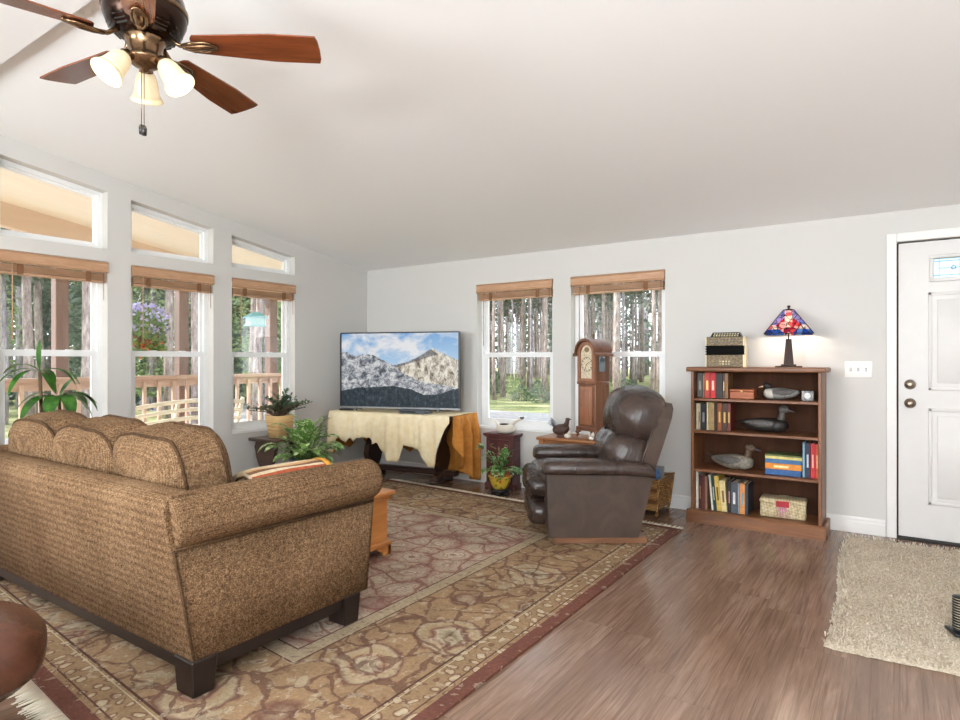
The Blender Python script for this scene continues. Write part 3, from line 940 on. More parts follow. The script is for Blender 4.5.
# ------------------------------------------------------------------ trestle table under the television
M_dark = wood('dark_walnut', '2A1A14', '4A3026', 'X', 12, .35)
TT = (-4.215, 4.735)
TA = R(8)
tt = thing('trestle_table', 'dark carved trestle table under the leather hide and television', 'table', (TT[0], TT[1], 0), TA)
mb = MB(); mb.box(-.70, .70, -.235, .235, .655, .69, .005, 1); mb.obj('tabletop', M_dark, tt)
mb = MB(); mb.box(-.60, .60, .06, .14, .07, .12, .006, 1); mb.obj('stretcher', M_dark, tt)
for sx in (-.42, .42):
    mb = MB()                                     # lyre shaped upright
    pr = [(-.06, .10), (-.10, .16), (-.13, .25), (-.10, .34), (-.05, .40), (-.05, .46), (-.12, .54), (-.15, .655), (.15, .655), (.12, .54), (.05, .46), (.05, .40), (.10, .34), (.13, .25), (.10, .16), (.06, .10)]
    mb.prism([(u + .10, z) for u, z in pr], 'X', sx - .03, sx + .03); mb.obj('upright', M_dark, tt)
    mb = MB()
    mb.loft([[Vector((sx + a * .045, .10 + y * .6, .055 + zc_ + b * h_)) for a, b in ((-1, -1), (1, -1), (1, .6), (.6, 1), (-.6, 1), (-1, .6))]
             for y, h_, zc_ in ((-.27, .022, -.025), (-.255, .034, -.018), (-.2, .036, -.014), (-.12, .045, .0), (0, .055, .01), (.12, .045, .0), (.2, .036, -.014), (.255, .034, -.018), (.27, .022, -.025))], smooth=False)
    mb.obj('foot', M_dark, tt)
    for sy in (-1, 1):
        mb = MB(); mb.sell((sx, .10 + sy * .135, .012), (.045, .05, .012), .6, .6, 16, 8); mb.obj('foot_pad', M_dark, tt)

# buckskin hide draped over it (edges hang in ragged lobes)
hide = thing('hide_throw', 'cream and tan buckskin hide draped over the television table', 'throw', (TT[0], TT[1], .69), TA)
M_hide = fabric('buckskin_cream', 'E6D3A6', 'F4E8CA', 14, .9, .25)
M_hide2 = fabric('buckskin_tan', 'B0702E', 'CC8C44', 14, .9, .25)
def interp(tab, u):
    for (a, p), (b, q) in zip(tab, tab[1:]):
        if a <= u <= b: return p + (q - p) * (u - a) / (b - a)
    return tab[0][1] if u < tab[0][0] else tab[-1][1]
front = [(-.72, .40), (-.66, .44), (-.62, .28), (-.56, .245), (-.49, .31), (-.45, .26), (-.40, .30), (-.34, .25), (-.2, .245), (-.15, .31), (-.10, .28), (-.02, .42), (.03, .46), (.13, .46), (.17, .44), (.22, .29), (.33, .32), (.37, .33), (.42, .36), (.48, .48), (.54, .49), (.59, .34), (.63, .22), (.68, .10), (.72, .05)]
def skirt(tab, P, N, T, ufold, mi, name, L0, L1, n=110, amp=.020, parent=hide, thick=.003):
    rows = []
    for i in range(n + 1):
        u = L0 + (L1 - L0) * i / n
        D = interp(tab, u)
        col = []
        for j in range(15):
            h = D * j / 14
            w = amp * (math.sin(u * ufold + .8 * math.sin(u * 9)) + .45 * math.sin(u * ufold * 2.3)) * min(1, h / .22) + amp * .9
            jag = .008 * mnoise.noise(Vector((u * 40, j * .2, 1))) * (j / 14)
            col.append(P(u, w + .012 * min(1, h * 6), -h + jag + (.004 if j == 0 else 0)))
        rows.append(col)
    mb = MB(); mb.grid(rows, mi)
    o = mb.obj(name, [M_hide, M_hide2], parent)
    md = o.modifiers.new('thickness', 'SOLIDIFY'); md.thickness = thick; md.offset = -1
    return o
mb = MB()
mb.grid([[Vector((-.712 + 1.424 * i / 30, -.25 + .5 * j / 10, .006 + .002 * math.sin(i * 1.1 + j))) for j in range(11)] for i in range(31)])
o = mb.obj('top', [M_hide], hide); md = o.modifiers.new('thickness', 'SOLIDIFY'); md.thickness = .003; md.offset = -1
skirt(front, lambda u, w, z: Vector((u, -.248 - w, z + .004)), 0, 0, 34, 0, 'front_drop', -.712, .712)
side = [(-.25, .12), (-.2, .30), (-.12, .48), (-.05, .52), (.02, .60), (.12, .64), (.2, .66), (.25, .62)]
skirt(side, lambda u, w, z: Vector((.710 + w * 1.3, u, z + .004)), 0, 0, 30, 1, 'right_end_drop', -.25, .25, 60, .03)
lside = [(-.25, .40), (-.15, .46), (0, .36), (.1, .42), (.25, .3)]
skirt(lside, lambda u, w, z: Vector((-.710 - w, u, z + .004)), 0, 0, 30, 1, 'left_end_drop', -.25, .25, 60)
back = [(-.72, .3), (-.6, .42), (-.5, .46), (-.35, .40), (-.25, .28), (-.18, .40), (-.05, .45), (.05, .36), (.15, .50), (.3, .58), (.45, .62), (.6, .63), (.72, .62)]
skirt(back, lambda u, w, z: Vector((u, .248 + w * .6, z + .004)), 0, 0, 26, 1, 'back_drop', -.712, .712)

# ------------------------------------------------------------------ television
def screen_mat():
    t = NT('tv_picture'); v = t.co(); s = t.sep(v)
    u = t.math('ADD', t.math('DIVIDE', s[0], 1.27), .5)          # 0..1 across
    h = t.math('DIVIDE', t.math('SUBTRACT', s[2], .055), .72)     # 0..1 up
    jag = t.math('MULTIPLY', t.math('SUBTRACT', t.noise(t.comb(u, 0., 0.), 30, 5, .65), .5), .07)
    def ridge(pts):
        c = t.n('ShaderNodeFloatCurve'); cu = c.mapping.curves[0]
        cu.points[0].location = pts[0]; cu.points[1].location = pts[-1]
        for p in pts[1:-1]: cu.points.new(*p)
        for p in cu.points: p.handle_type = 'VECTOR'
        c.mapping.update(); t.put(c.inputs['Value'], u)
        return c.outputs[0]
    r1 = t.math('ADD', ridge([(0, .76), (.06, .75), (.12, .70), (.2, .73), (.27, .72), (.35, .66), (.46, .56), (.56, .44), (.7, .34), (1, .27)]), jag)
    r2 = t.math('ADD', ridge([(0, .3), (.3, .4), (.46, .57), (.58, .62), (.66, .68), (.74, .76), (.79, .81), (.84, .76), (.92, .70), (1, .64)]), t.math('MULTIPLY', jag, .6))
    r3 = t.math('ADD', ridge([(0, .20), (.15, .25), (.3, .26), (.45, .28), (.6, .24), (.72, .16), (.85, .17), (.95, .24), (1, .26)]), t.math('MULTIPLY', jag, .8))
    xy = t.comb(t.math('MULTIPLY', u, 1.75), h, 0.)
    cl = t.noise(t.mapping(xy, (1, 1.7, 1)), 3.2, 5, .6, .4)
    sky = t.ramp(h, [(.5, 'A9C4DA'), (1, '6E9CC8')])
    cloudmask = t.math('MULTIPLY', cl, t.ramp(u, [(0, (1, 1, 1, 1)), (.6, (1, 1, 1, 1)), (.9, (.75, .75, .75, 1))]))
    sky = t.mix(t.ramp(cloudmask, [(.38, (0, 0, 0, 1)), (.58, (1, 1, 1, 1))]), sky, lin('D6D6D8'))
    rk = t.noise(t.mapping(xy, (1, 1.2, 1), (0, 0, R(35))), 9, 8, .78, .6)
    snow1 = t.ramp(rk, [(.40, '3E424A'), (.5, '8E9298'), (.58, 'CBCBC9')])
    rk2 = t.noise(t.mapping(xy, (1.6, 1, 1), (0, 0, R(-40)), (3, 1, 0)), 9, 8, .78, .6)
    snow2 = t.ramp(rk2, [(.38, '463F38'), (.47, 'A79C8A'), (.57, 'DED8CA')])
    left_face = t.math('MULTIPLY', t.math('LESS_THAN', t.math('ADD', u, t.math('MULTIPLY', t.math('SUBTRACT', h, .81), .9)), .76), t.math('GREATER_THAN', h, t.math('MULTIPLY_ADD', u, .55, .27)))
    snow2 = t.mix(t.math('MULTIPLY', left_face, .7), snow2, lin('3E4650'))
    trees = t.ramp(t.noise(t.mapping(xy, (1.5, 1, 1)), 14, 6, .7), [(.4, '1B242B'), (.55, '2F3A40'), (.7, '56606A')])
    col = t.mix(t.math('LESS_THAN', h, r2), sky, snow2)
    col = t.mix(t.math('LESS_THAN', h, r1), col, snow1)
    col = t.mix(t.math('LESS_THAN', h, r3), col, trees)
    e = t.n('ShaderNodeEmission'); t.put(e.inputs[0], col); e.inputs[1].default_value = .75
    g = t.n('ShaderNodeBsdfPrincipled'); g.inputs['Base Color'].default_value = (.01, .01, .012, 1); g.inputs['Roughness'].default_value = .3; g.inputs['Specular IOR Level'].default_value = .12
    a = t.n('ShaderNodeAddShader')
    t.t.links.new(e.outputs[0], a.inputs[0]); t.t.links.new(g.outputs[0], a.inputs[1]); t.t.links.new(a.outputs[0], t.out.inputs[0])
    return t.m
tv = thing('television', 'wide flat screen television showing snowy mountains on the draped table', 'television', (-4.194, 4.673, .706), R(18.8))
M_bez = plain('black_plastic', '16171A', .35, var=.05)
M_silver = plain('silver_plastic', '9A9C9E', .3, .7, .03)
mb = MB()
mb.box(-.645, .645, .0, .035, .03, .80, .004, 1); mb.box(-.4, .4, .035, .07, .08, .5, .01, 1)
mb.obj('cabinet', M_bez, tv)
mb = MB(); mb.box(-.635, .635, -.003, .002, .048, .79); mb.obj('screen', screen_mat(), tv)
mb = MB()
mb.box(-.65, .65, -.008, .01, .025, .042, .002, 1)
mb.obj('bezel', M_silver, tv)
mb = MB()
for x in (-.65, .643): mb.box(x, x + .007, -.008, .03, .042, .795)
mb.box(-.643, .643, -.008, .03, .793, .803, .002, 1); mb.obj('dark_bezel', M_bez, tv)
for x in (-.45, .45):
    mb = MB(); mb.tube([(x, -.10, .006), (x, 0, .03), (x, .10, .006)], .007, 6); mb.obj('foot', M_silver, tv)
def on_table(x, y): 
    c_, s_ = math.cos(TA), math.sin(TA)
    return TT[0] + c_ * x - s_ * y, TT[1] + s_ * x + c_ * y
x_, y_ = on_table(.27, -.16)
dv = thing('media_player', 'slim grey media player box on the hide in front of the television', 'media player', (x_, y_, .700), TA)
mb = MB(); mb.box(-.15, .15, -.07, .07, .004, .04, .004, 1); mb.obj('case', plain('player_grey', '5C6268', .4, .4), dv)
mb = MB(); mb.box(-.13, .05, -.0712, -.069, .014, .03); mb.obj('display', M_bez, dv)
for q in (-.12, .12):
    mb = MB(); mb.box(q - .012, q + .012, -.06, .06, 0, .005); mb.obj('foot', M_bez, dv)
x_, y_ = on_table(-.57, -.13)
rm = thing('remote_control', 'thin black remote control lying on the hide left of the player', 'remote', (x_, y_, .700), TA + R(12))
mb = MB(); mb.box(-.095, .095, -.023, .023, 0, .018, .006, 2); mb.obj('body', M_bez, rm)
mb = MB()
for i in range(6):
    for j in range(3): mb.box(-.08 + i * .026, -.068 + i * .026, -.016 + j * .012, -.008 + j * .012, .018, .0195)
mb.obj('buttons', plain('rubber_grey', '55585C', .7), rm)

# ------------------------------------------------------------------ plants and their stands
def leafmat(name, c1, c2, stripe=None, rough=.4):
    t = NT(name); v = t.co()
    col = t.ramp(t.noise(v, 16, 3, .6), [(.3, c1), (.7, c2)])
    if stripe: col = t.mix(t.math('GREATER_THAN', t.noise(v, 30, 2, .5), .56), col, lin(stripe))
    b = t.bsdf(col, rough, 0, None, .4)
    tr = t.n('ShaderNodeBsdfTranslucent'); t.put(tr.inputs[0], col)
    m = t.n('ShaderNodeMixShader'); m.inputs[0].default_value = .25
    t.t.links.new(b.outputs[0], m.inputs[1]); t.t.links.new(tr.outputs[0], m.inputs[2]); t.t.links.new(m.outputs[0], t.out.inputs[0])
    return t.m
M_leafd = leafmat('cane_plant_leaf', '22481A', '4C8430')
M_leafj = leafmat('jade_leaf', '3C5440', '6E8A68')
M_leafp = leafmat('variegated_leaf', '527E3A', '8CB25E', 'C8DCA4')
M_leafi = leafmat('ivy_leaf', '2F6426', '7BA85A', 'B4CFA0')
M_bark = plain('plant_stem', '6E5A44', .8, var=.15)
M_soil = plain('potting_soil', '2E231C', 1, var=.2, bump=.5)

# cane plant at the left window
dp = thing('cane_plant', 'tall cane plant with drooping broad leaves at the leftmost window', 'plant', (-4.62, 1.72, 0))
mb = MB(); mb.lathe([(0, 0), (.13, 0), (.15, .02), (.175, .30), (.185, .32), (.165, .32), (.155, .29), (0, .29)], 28); mb.obj('pot', plain('dark_glazed_pot', '3E4A4A', .3), dp)
mb = MB(); mb.lathe([(0, .285), (.155, .285), (.155, .295), (0, .30)], 20); mb.obj('soil', M_soil, dp)
# crowns : (x along the window, y, z)
for (bx, by), (tx, ty, tz), r_ in (((.0, -.02), (.02, -.04, 1.15), .013), ((.03, .08), (.02, .07, .97), .012)):
    mb = MB(); mb.tube([(bx, by, .28), ((bx + tx) / 2 + .02, (by + ty) / 2, tz * .6), (tx, ty, tz)], [r_ * 1.2, r_, r_ * .8], 8); mb.obj('cane', M_bark, dp)
random.seed(12)
crown = [((.02, -.04, 1.15), [(.0, .01, 1.0, .26, .085, .1), (-.15, -.8, .35, .36, .065, 1.9), (.1, .75, .30, .34, .075, 1.7), (.3, .2, -.3, .22, .075, .9), (-.4, -.4, .5, .30, .06, 1.7), (.5, .5, .35, .32, .06, 1.9), (-.5, .5, .2, .3, .06, 1.8), (.2, -.8, .2, .34, .06, 2.2)]),
         ((.02, .07, .97), [(.3, .8, .6, .32, .08, 1.8), (.2, -.8, .4, .40, .095, 2.2), (.5, .0, .3, .34, .09, 2.6), (.4, .55, .55, .36, .10, 2.4), (.3, .9, .25, .34, .09, 2.3), (-.3, .8, .6, .34, .08, 2.2), (-.2, -.6, .5, .36, .09, 2.2), (.0, .4, 1.0, .24, .07, 1.1), (.6, -.45, .4, .36, .09, 2.4)]),
         ((-.02, -.02, .80), [(.3, -.9, .4, .30, .07, 2.2), (-.5, -.5, .5, .3, .07, 2.2), (.6, -.2, .3, .3, .07, 2.2)])]
for base, lv in crown:
    for dx, dy, dz, L, w, dr in lv:
        mb = MB(); mb.leaf(base, (dx, dy, dz), L * .82, w, dr * 1.15, seg=9, fold=.2, peak=.5); mb.obj('leaf', M_leafd, dp)

# small dark scroll-leg table with a jade plant
jt = thing('plant_table', 'small dark scroll-legged table in the window corner holding the jade plant', 'table', (-4.80, 3.74, 0))
mb = MB(); mb.box(-.20, .20, -.24, .24, .475, .505, .006, 2); mb.obj('tabletop', M_dark, jt)
mb = MB(); mb.box(-.02, .02, -.17, .17, .16, .20, .004, 1); mb.obj('stretcher', M_dark, jt)
for sy in (-1, 1):
    mb = MB()
    pr = [(-.16, 0), (-.16, .04), (-.09, .07), (-.06, .16), (-.075, .24), (-.12, .32), (-.15, .42), (-.13, .475), (.13, .475), (.15, .42), (.12, .32), (.075, .24), (.06, .16), (.09, .07), (.16, .04), (.16, 0)]
    mb.prism(pr, 'Y', sy * .19 - .018, sy * .19 + .018); mb.obj('leg', M_dark, jt)
jp = thing('jade_plant', 'jade plant with small fleshy leaves in a straw-coloured square pot', 'plant', (-4.80, 3.70, .505))
t = NT('straw_pot'); v = t.co(); s = t.sep(v)
f = t.math('ADD', t.math('MULTIPLY', t.noise(t.mapping(v, (.4, .4, 1.2)), 10, 3), .7), t.math('MULTIPLY', t.wave(v, 9, 2.5, 2, 1, 'Z'), .3))
t.bsdf(t.ramp(f, [(.3, 'CDA066'), (.5, 'E4C48E'), (.7, 'D8A868')]), .7)
M_straw = t.m
mb = MB()
rings = []
for r_, z in ((.085, 0), (.108, .19), (.114, .205), (.100, .205), (.095, .18)):
    rings.append([Vector((r_ * math.copysign(abs(math.cos(a)) ** .45, math.cos(a)), r_ * math.copysign(abs(math.sin(a)) ** .45, math.sin(a)), z)) for a in [2 * PI * k / 32 for k in range(32)]])
mb.loft(rings); mb.obj('pot', M_straw, jp)
mb = MB(); mb.lathe([(0, .17), (.095, .17), (.095, .18), (0, .185)], 16); mb.obj('soil', M_soil, jp)
random.seed(21)
sm, lm = MB(), MB()
for k in range(44):
    a = random.uniform(0, 2 * PI); sp_ = random.uniform(.05, .31)
    tip = Vector((math.cos(a) * sp_ * .8, math.sin(a) * sp_, .25 + random.uniform(.0, .16) * (1.3 - sp_ * 3)))
    st = [Vector((0, 0, .17)), Vector((tip.x * .45, tip.y * .45, .17 + (tip.z - .17) * .8)), tip]
    sm.tube(st, [.006, .005, .003], 5)
    for j in range(18):
        q = random.uniform(.3, 1.08); p = st[0].lerp(st[1], q * 2) if q < .5 else st[1].lerp(st[2], (q - .5) * 2)
        d = Vector((random.uniform(-1, 1), random.uniform(-1, 1), random.uniform(-.2, .9))).normalized()
        lm.leaf(p, d, random.uniform(.035, .055), random.uniform(.018, .026), .2, seg=4, fold=.25, peak=.6)
sm.obj('stem', M_bark, jp); o = lm.obj('foliage', M_leafj, jp); o['kind'] = 'stuff'

# variegated arching plant on a low stool
ps = thing('plant_stool', 'low dark wooden stool under the broad-leaved variegated plant', 'stool', (-4.06, 3.39, .018)); ps.scale = (1, 1, .8)
mb = MB(); mb.lathe([(0, .235), (.17, .235), (.175, .25), (.17, .265), (0, .265)], 28); mb.obj('seat', M_dark, ps)
for k in range(3):
    a = 2 * PI * k / 3 + .4
    mb = MB(); mb.tube([(.14 * math.cos(a), .14 * math.sin(a), 0), (.09 * math.cos(a), .09 * math.sin(a), .14), (.10 * math.cos(a), .10 * math.sin(a), .24)], [.018, .014, .02], 8); mb.obj('leg', M_dark, ps)
pp = thing('variegated_plant', 'bushy light green variegated plant between the sofa arm and television table', 'plant', (-4.06, 3.39, .2315))
mb = MB(); mb.lathe([(0, 0), (.10, 0), (.115, .01), (.14, .17), (.145, .18), (.13, .18), (.125, .16), (0, .16)], 28); mb.obj('pot', plain('blue_grey_pot', '66748C', .3), pp)
mb = MB(); mb.lathe([(0, .155), (.125, .155), (0, .165)], 16); mb.obj('soil', M_soil, pp)
random.seed(31)
for k in range(84):
    a = random.uniform(0, 2 * PI); el = random.uniform(.35, 1.45)
    L = random.uniform(.13, .20); st = random.uniform(.08, .30) * (.5 + .5 * math.sin(el))
    d = Vector((math.cos(a) * math.cos(el), math.sin(a) * math.cos(el), math.sin(el)))
    b = Vector((random.uniform(-.06, .06), random.uniform(-.06, .06), .15))
    p1 = b + d * st + Vector((0, 0, .01))
    mb = MB(); mb.tube([b, b.lerp(p1, .5) + Vector((0, 0, .01)), p1], .003, 5)
    mb.leaf(p1, (d.x * 1.4, d.y * 1.4, d.z * .8), L, random.uniform(.065, .095), random.uniform(.9, 1.8), seg=7, fold=.2)
    mb.obj('leaf', M_leafp, pp)

# carved cabinet, swan planter and ivy
CB = (-3.155, 5.012, 0)
M_mahog = wood('carved_mahogany', '38191A', '5E2F2C', 'Z', 12, .4)
cb = thing('carved_cabinet', 'small dark red carved cabinet under the back window left of the recliner', 'cabinet', CB, R(1)); cb.scale = (.97, .56, 1)
mb = MB(); mb.box(-.15, .15, -.135, .135, .04, .50, .004, 1); mb.obj('body', M_mahog, cb)
mb = MB(); mb.box(-.178, .178, -.165, .15, .50, .522, .006, 2); mb.box(-.165, .165, -.15, .14, .488, .50); mb.obj('top', M_mahog, cb)
mb = MB(); mb.box(-.165, .165, -.15, .14, 0, .05, .006, 2); mb.obj('plinth', M_mahog, cb)
mb = MB()
for q in ((-.125, .125, .08, .105), (-.125, .125, .445, .47), (-.125, -.10, .105, .445), (.10, .125, .105, .445)): mb.box(q[0], q[1], -.147, -.13, q[2], q[3], .005, 2)
mb.box(-.1, .1, -.14, -.13, .105, .445)
dr = mb.obj('door', M_mahog, cb)
M_carv = plain('worn_gilt_carving', '8E7458', .5, .2, .2)
mb = MB()
for a in range(8):
    an = a * PI / 4
    mb.leaf((0, -.139, .33), (math.cos(an), -.12, math.sin(an)), .075, .03, .0, seg=4, fold=.3)
for s_ in (-1, 1):
    mb.tube([(s_ * (.012 + .05 * abs(math.sin(k * .5))), -.142, .14 + k * .011) for k in range(12)], .006, 6)
    mb.tube([(s_ * (.07 - .04 * math.cos(k * .6)), -.142, .375 + k * .006) for k in range(9)], .005, 6)
mb.sell((0, -.143, .33), (.018, .012, .018)); mb.obj('carving', M_carv, dr)
mb = MB(); mb.sell((.112, -.155, .28), (.008, .01, .008), nu=12, nv=8); mb.obj('knob', M_nickel, cb)
mb = MB()
for q in (.11, .20, .29, .38): mb.box(.149, .156, -.10, .10, q, q + .07, .004, 1)
mb.obj('side_panel', M_mahog, cb)
swn = thing('swan_planter', 'white swan-shaped planter with outstretched neck on the carved cabinet', 'figurine', (-3.125, 5.0, .527), R(2)); swn.scale = (.82, .82, .9)
M_swan = plain('swan_glaze', 'DCD6C8', .35, var=.03)
mb = MB()
def swanb(p):
    q = p.copy()
    if q.z > 0: q.z *= .55 + .5 * (q.x ** 2) + (.5 if q.x < -.5 else 0) * (abs(q.x) - .5) * 2
    return q
mb.sell((-.0, 0, .055), (.12, .08, .062), .75, 1, 40, 20, fn=swanb)
mb.leaf((-.09, -.045, .08), (-.9, .05, .45), .10, .05, -.3, seg=5); mb.leaf((-.09, .045, .08), (-.9, -.05, .45), .10, .05, -.3, seg=5)
mb.obj('body', M_swan, swn)
mb = MB(); mb.tube([(.07, 0, .07), (.10, 0, .105), (.13, 0, .125), (.17, 0, .143), (.205, 0, .158), (.225, 0, .165)], [.034, .025, .018, .016, .020, .012], 12); mb.obj('neck', M_swan, swn)
mb = MB(); mb.tube([(.205, 0, .162), (.235, 0, .168), (.25, 0, .180)], [.019, .013, .005], 10); mb.obj('bill', plain('swan_bill_dark', '4A4644', .4), swn)
mb = MB(); mb.sell((-.01, 0, .09), (.07, .05, .012), nu=16, nv=8); mb.obj('soil', M_soil, swn)

iv = thing('ivy_pot', 'trailing ivy in a yellow painted pot on the floor before the carved cabinet', 'plant', (-3.012, 4.735, 0))
M_yel = NT('painted_yellow_pot')
v = M_yel.co(); c_ = M_yel.mix(M_yel.math('LESS_THAN', M_yel.voro(v, 26), .32), lin('D2AE3C'), lin('6E7A34')); c_ = M_yel.mix(M_yel.math('LESS_THAN', M_yel.voro(M_yel.mapping(v, loc=(1, 2, 3)), 22), .22), c_, lin('B4552E')); M_yel.bsdf(c_, .3); M_yel = M_yel.m
mb = MB(); mb.lathe([(0, .05), (.05, .05), (.065, .06), (.095, .12), (.10, .155), (.112, .165), (.112, .172), (.09, .17), (.08, .14), (0, .14)], 28); mb.obj('pot', M_yel, iv)
mb = MB(); mb.lathe([(.075, .13), (.09, .18), (.095, .21), (.085, .21), (.075, .18), (0, .18)], 24); mb.obj('liner', plain('terracotta', 'A8603C', .8), iv)
mb = MB(); mb.lathe([(0, .03), (.085, .03), (.095, .04), (.085, .052), (0, .052)], 24)
for k in range(5):
    a = 2 * PI * k / 5; mb.sell((.07 * math.cos(a), .07 * math.sin(a), .016), (.022, .022, .016), nu=12, nv=8)
mb.obj('stand', M_bez, iv)
random.seed(41)
for k in range(60):
    a = random.uniform(0, 2 * PI); el = random.uniform(-.1, 1.3); st = random.uniform(.05, .20)
    if k % 6 == 0: a = random.uniform(-.2, .2); el = .25; st = random.uniform(.12, .27)
    if k % 7 == 0: a = PI + .3; el = .9; st = .26
    d = Vector((math.cos(a) * math.cos(el), math.sin(a) * math.cos(el), math.sin(el)))
    if d.y > 0: d.y *= .25
    b = Vector((0, 0, .20)); p1 = b + d * st
    mb = MB(); mb.tube([b, b.lerp(p1, .5) + Vector((0, 0, .02)), p1], .0022, 5)
    mb.leaf(p1, d + Vector((random.uniform(-.4, .4), random.uniform(-.4, .2), 0)), random.uniform(.06, .10), random.uniform(.04, .06), random.uniform(1., 2.5), seg=5, fold=.15, peak=.3)
    mb.obj('leaf', M_leafi, iv)

# ------------------------------------------------------------------ side table with the clock and small figures
M_oak = wood('side_table_oak', '7A4A2C', 'A8703F', 'X', 12, .4)
st_ = thing('side_table', 'brown wooden side table under the back windows behind the recliner', 'table', (-2.29, 4.87, 0))
mb = MB(); mb.box(-.315, .315, -.20, .20, .535, .56, .005, 2); mb.obj('tabletop', M_oak, st_)
mb = MB(); mb.box(-.285, .285, -.17, .17, .46, .535); mb.obj('apron', M_oak, st_)
mb = MB(); mb.box(-.27, .27, -.16, .16, .14, .16); mb.obj('lower_shelf', M_oak, st_)
for sx in (-1, 1):
    for sy in (-1, 1):
        mb = MB(); mb.box(sx * .275 - .022, sx * .275 + .022, sy * .165 - .022, sy * .165 + .022, 0, .535, .003, 1); mb.obj('leg', M_oak, st_)

M_clock = wood('clock_cherry', '54301F', '86573A', 'Z', 14, .35)
M_clock2 = wood('clock_panel', '774832', 'A06E4E', 'Z', 10, .35)
ck = thing('grandmother_clock', 'miniature reddish wood longcase clock standing on the side table', 'clock', (-2.17, 4.90, .568), R(-20))
CW, CDp = .102, .085
mb = MB(); mb.box(-CW, CW, -CDp, CDp, .085, .47, .004, 1)
mb.box(-CW - .015, CW + .015, -CDp - .012, CDp, .055, .09, .006, 2); mb.box(-CW - .008, CW + .008, -CDp - .008, CDp, .45, .475, .005, 2)
mb.obj('case', M_clock, ck)
mb = MB()
for sx in (-1, 1):
    for sy in (-1, 1):
        mb.tube([(sx * (CW - .01), sy * (CDp - .012), .06), (sx * (CW + .012), sy * (CDp + .0), .035), (sx * (CW - .002), sy * (CDp - .005), .015), (sx * (CW + .012), sy * (CDp + .004), .006)], [.022, .018, .010, .012], 8)
        mb.obj('foot', M_clock, ck); mb = MB()
mb = MB(); mb.box(-.072, .072, -CDp - .010, -CDp, .11, .43, .004, 2); mb.box(-.05, .05, -CDp - .014, -CDp - .008, .14, .40, .004, 2); dr = mb.obj('door', M_clock2, ck)
mb = MB(); mb.sell((-.064, -CDp - .016, .27), (.006, .008, .010), nu=10, nv=8); mb.obj('knob', M_nickel, dr)
# hood with arched top
def archpoly(w, z0, z1, rr, n=14):
    return [(-w, z0), (w, z0), (w, z1)] + [(rr * math.cos(PI * k / n), z1 + rr * math.sin(PI * k / n)) for k in range(n + 1)] + [(-w, z1)]
mb = MB()
HW, HD = .098, .092
outer = archpoly(HW, .475, .715, HW)
mb.prism(archpoly(HW, .475, .715, HW - .001), 'Y', -HD + .02, HD, smooth=False)
o_h = mb.obj('hood', M_clock, ck)
mb = MB()
ring_o = [(HW * 1.0, .475)] + [(HW, .715)] + [(HW * math.cos(PI * k / 14), .715 + HW * math.sin(PI * k / 14)) for k in range(1, 14)] + [(-HW, .715), (-HW, .475)]
ring_i = [(.070, .50)] + [(.070, .715)] + [(.070 * math.cos(PI * k / 14), .715 + .070 * math.sin(PI * k / 14)) for k in range(1, 14)] + [(-.070, .715), (-.070, .50)]
y0, y1 = -HD - .004, -HD + .022
nn = len(ring_o)
vs = [Vector((x, y0, z)) for x, z in ring_o] + [Vector((x, y0, z)) for x, z in ring_i] + [Vector((x, y1, z)) for x, z in ring_o] + [Vector((x, y1, z)) for x, z in ring_i]
fs = []
for i in range(nn):
    j = (i + 1) % nn
    fs += [(i, j, nn + j, nn + i), (nn + i, nn + j, 3 * nn + j, 3 * nn + i), (i, 2 * nn + i, 2 * nn + j, j)]
mb.add(vs, fs); mb.obj('hood_door', M_clock2, ck)
mb = MB()                                     # overhanging arched cornice
for k in range(21):
    pass
arc = [(-HW - .035, .70), (-HW - .012, .715)] + [((HW + .016) * math.cos(PI - PI * k / 18), .722 + (HW + .012) * math.sin(PI - PI * k / 18)) for k in range(19)] + [(HW + .012, .715), (HW + .035, .70)]
mb.loft([[Vector((x, -HD - .025, z - .012)), Vector((x, -HD - .025, z + .008)), Vector((x, HD + .01, z + .008)), Vector((x, HD + .01, z - .012))] for x, z in arc], smooth=False)
mb.obj('cornice', M_clock, ck)
t = NT('clock_dial'); v = t.co()
t.bsdf(t.ramp(t.noise(v, 40, 4, .7), [(.35, 'B9A98C'), (.6, 'DACDB2')]), .4)
M_dial = t.m
mb = MB(); mb.prism(archpoly(.070, .50, .715, .069), 'Y', -HD + .012, -HD + .016); dl = mb.obj('dial', M_dial, ck)
M_ink = plain('dial_ink', '3A322C', .5)
mb = MB()
for k in range(12):
    a = 2 * PI * k / 12
    mb.box(-.002, .002, -HD + .0095, -HD + .012, .046, .058, M=TR(0, 0, .62, 0, a, 0))
mb.lathe([(.060, 0), (.0625, 0), (.0625, .002), (.060, .002), (.060, 0)], 40, M=TR(0, -HD + .0118, .62, R(90)), cap=False)
mb.obj('hour_marks', M_ink, dl)
mb = MB(); mb.box(-.002, .002, -HD + .006, -HD + .008, 0, .032, M=TR(0, 0, .62, 0, R(55), 0)); mb.box(-.0015, .0015, -HD + .004, -HD + .006, 0, .048, M=TR(0, 0, .62, 0, R(200), 0)); mb.obj('hands', M_ink, dl)
mb = MB(); mb.sell((0, -HD + .010, .745), (.030, .003, .022), nu=16, nv=8); mb.obj('moon_disc', M_carv, dl)
mb = MB(); mb.box(HW - .001, HW + .003, -.035, .035, .56, .67); mb.lathe([(0, -.002), (.035, -.002), (.035, .002), (0, .002)], 24, M=TR(HW + .001, 0, .67, 0, R(90), 0)); mb.obj('side_window', plain('clock_side_glass', '6E7A80', .1), o_h)
mb = MB()
for s_ in (-1, 1): mb.leaf((CW + .002, s_ * .004, .40), (.05, s_, -.12), .03, .018, .0, seg=3)
mb.obj('side_escutcheon', M_ink, ck)
M_brass = plain('antique_brass', '6E5A34', .3, .9)
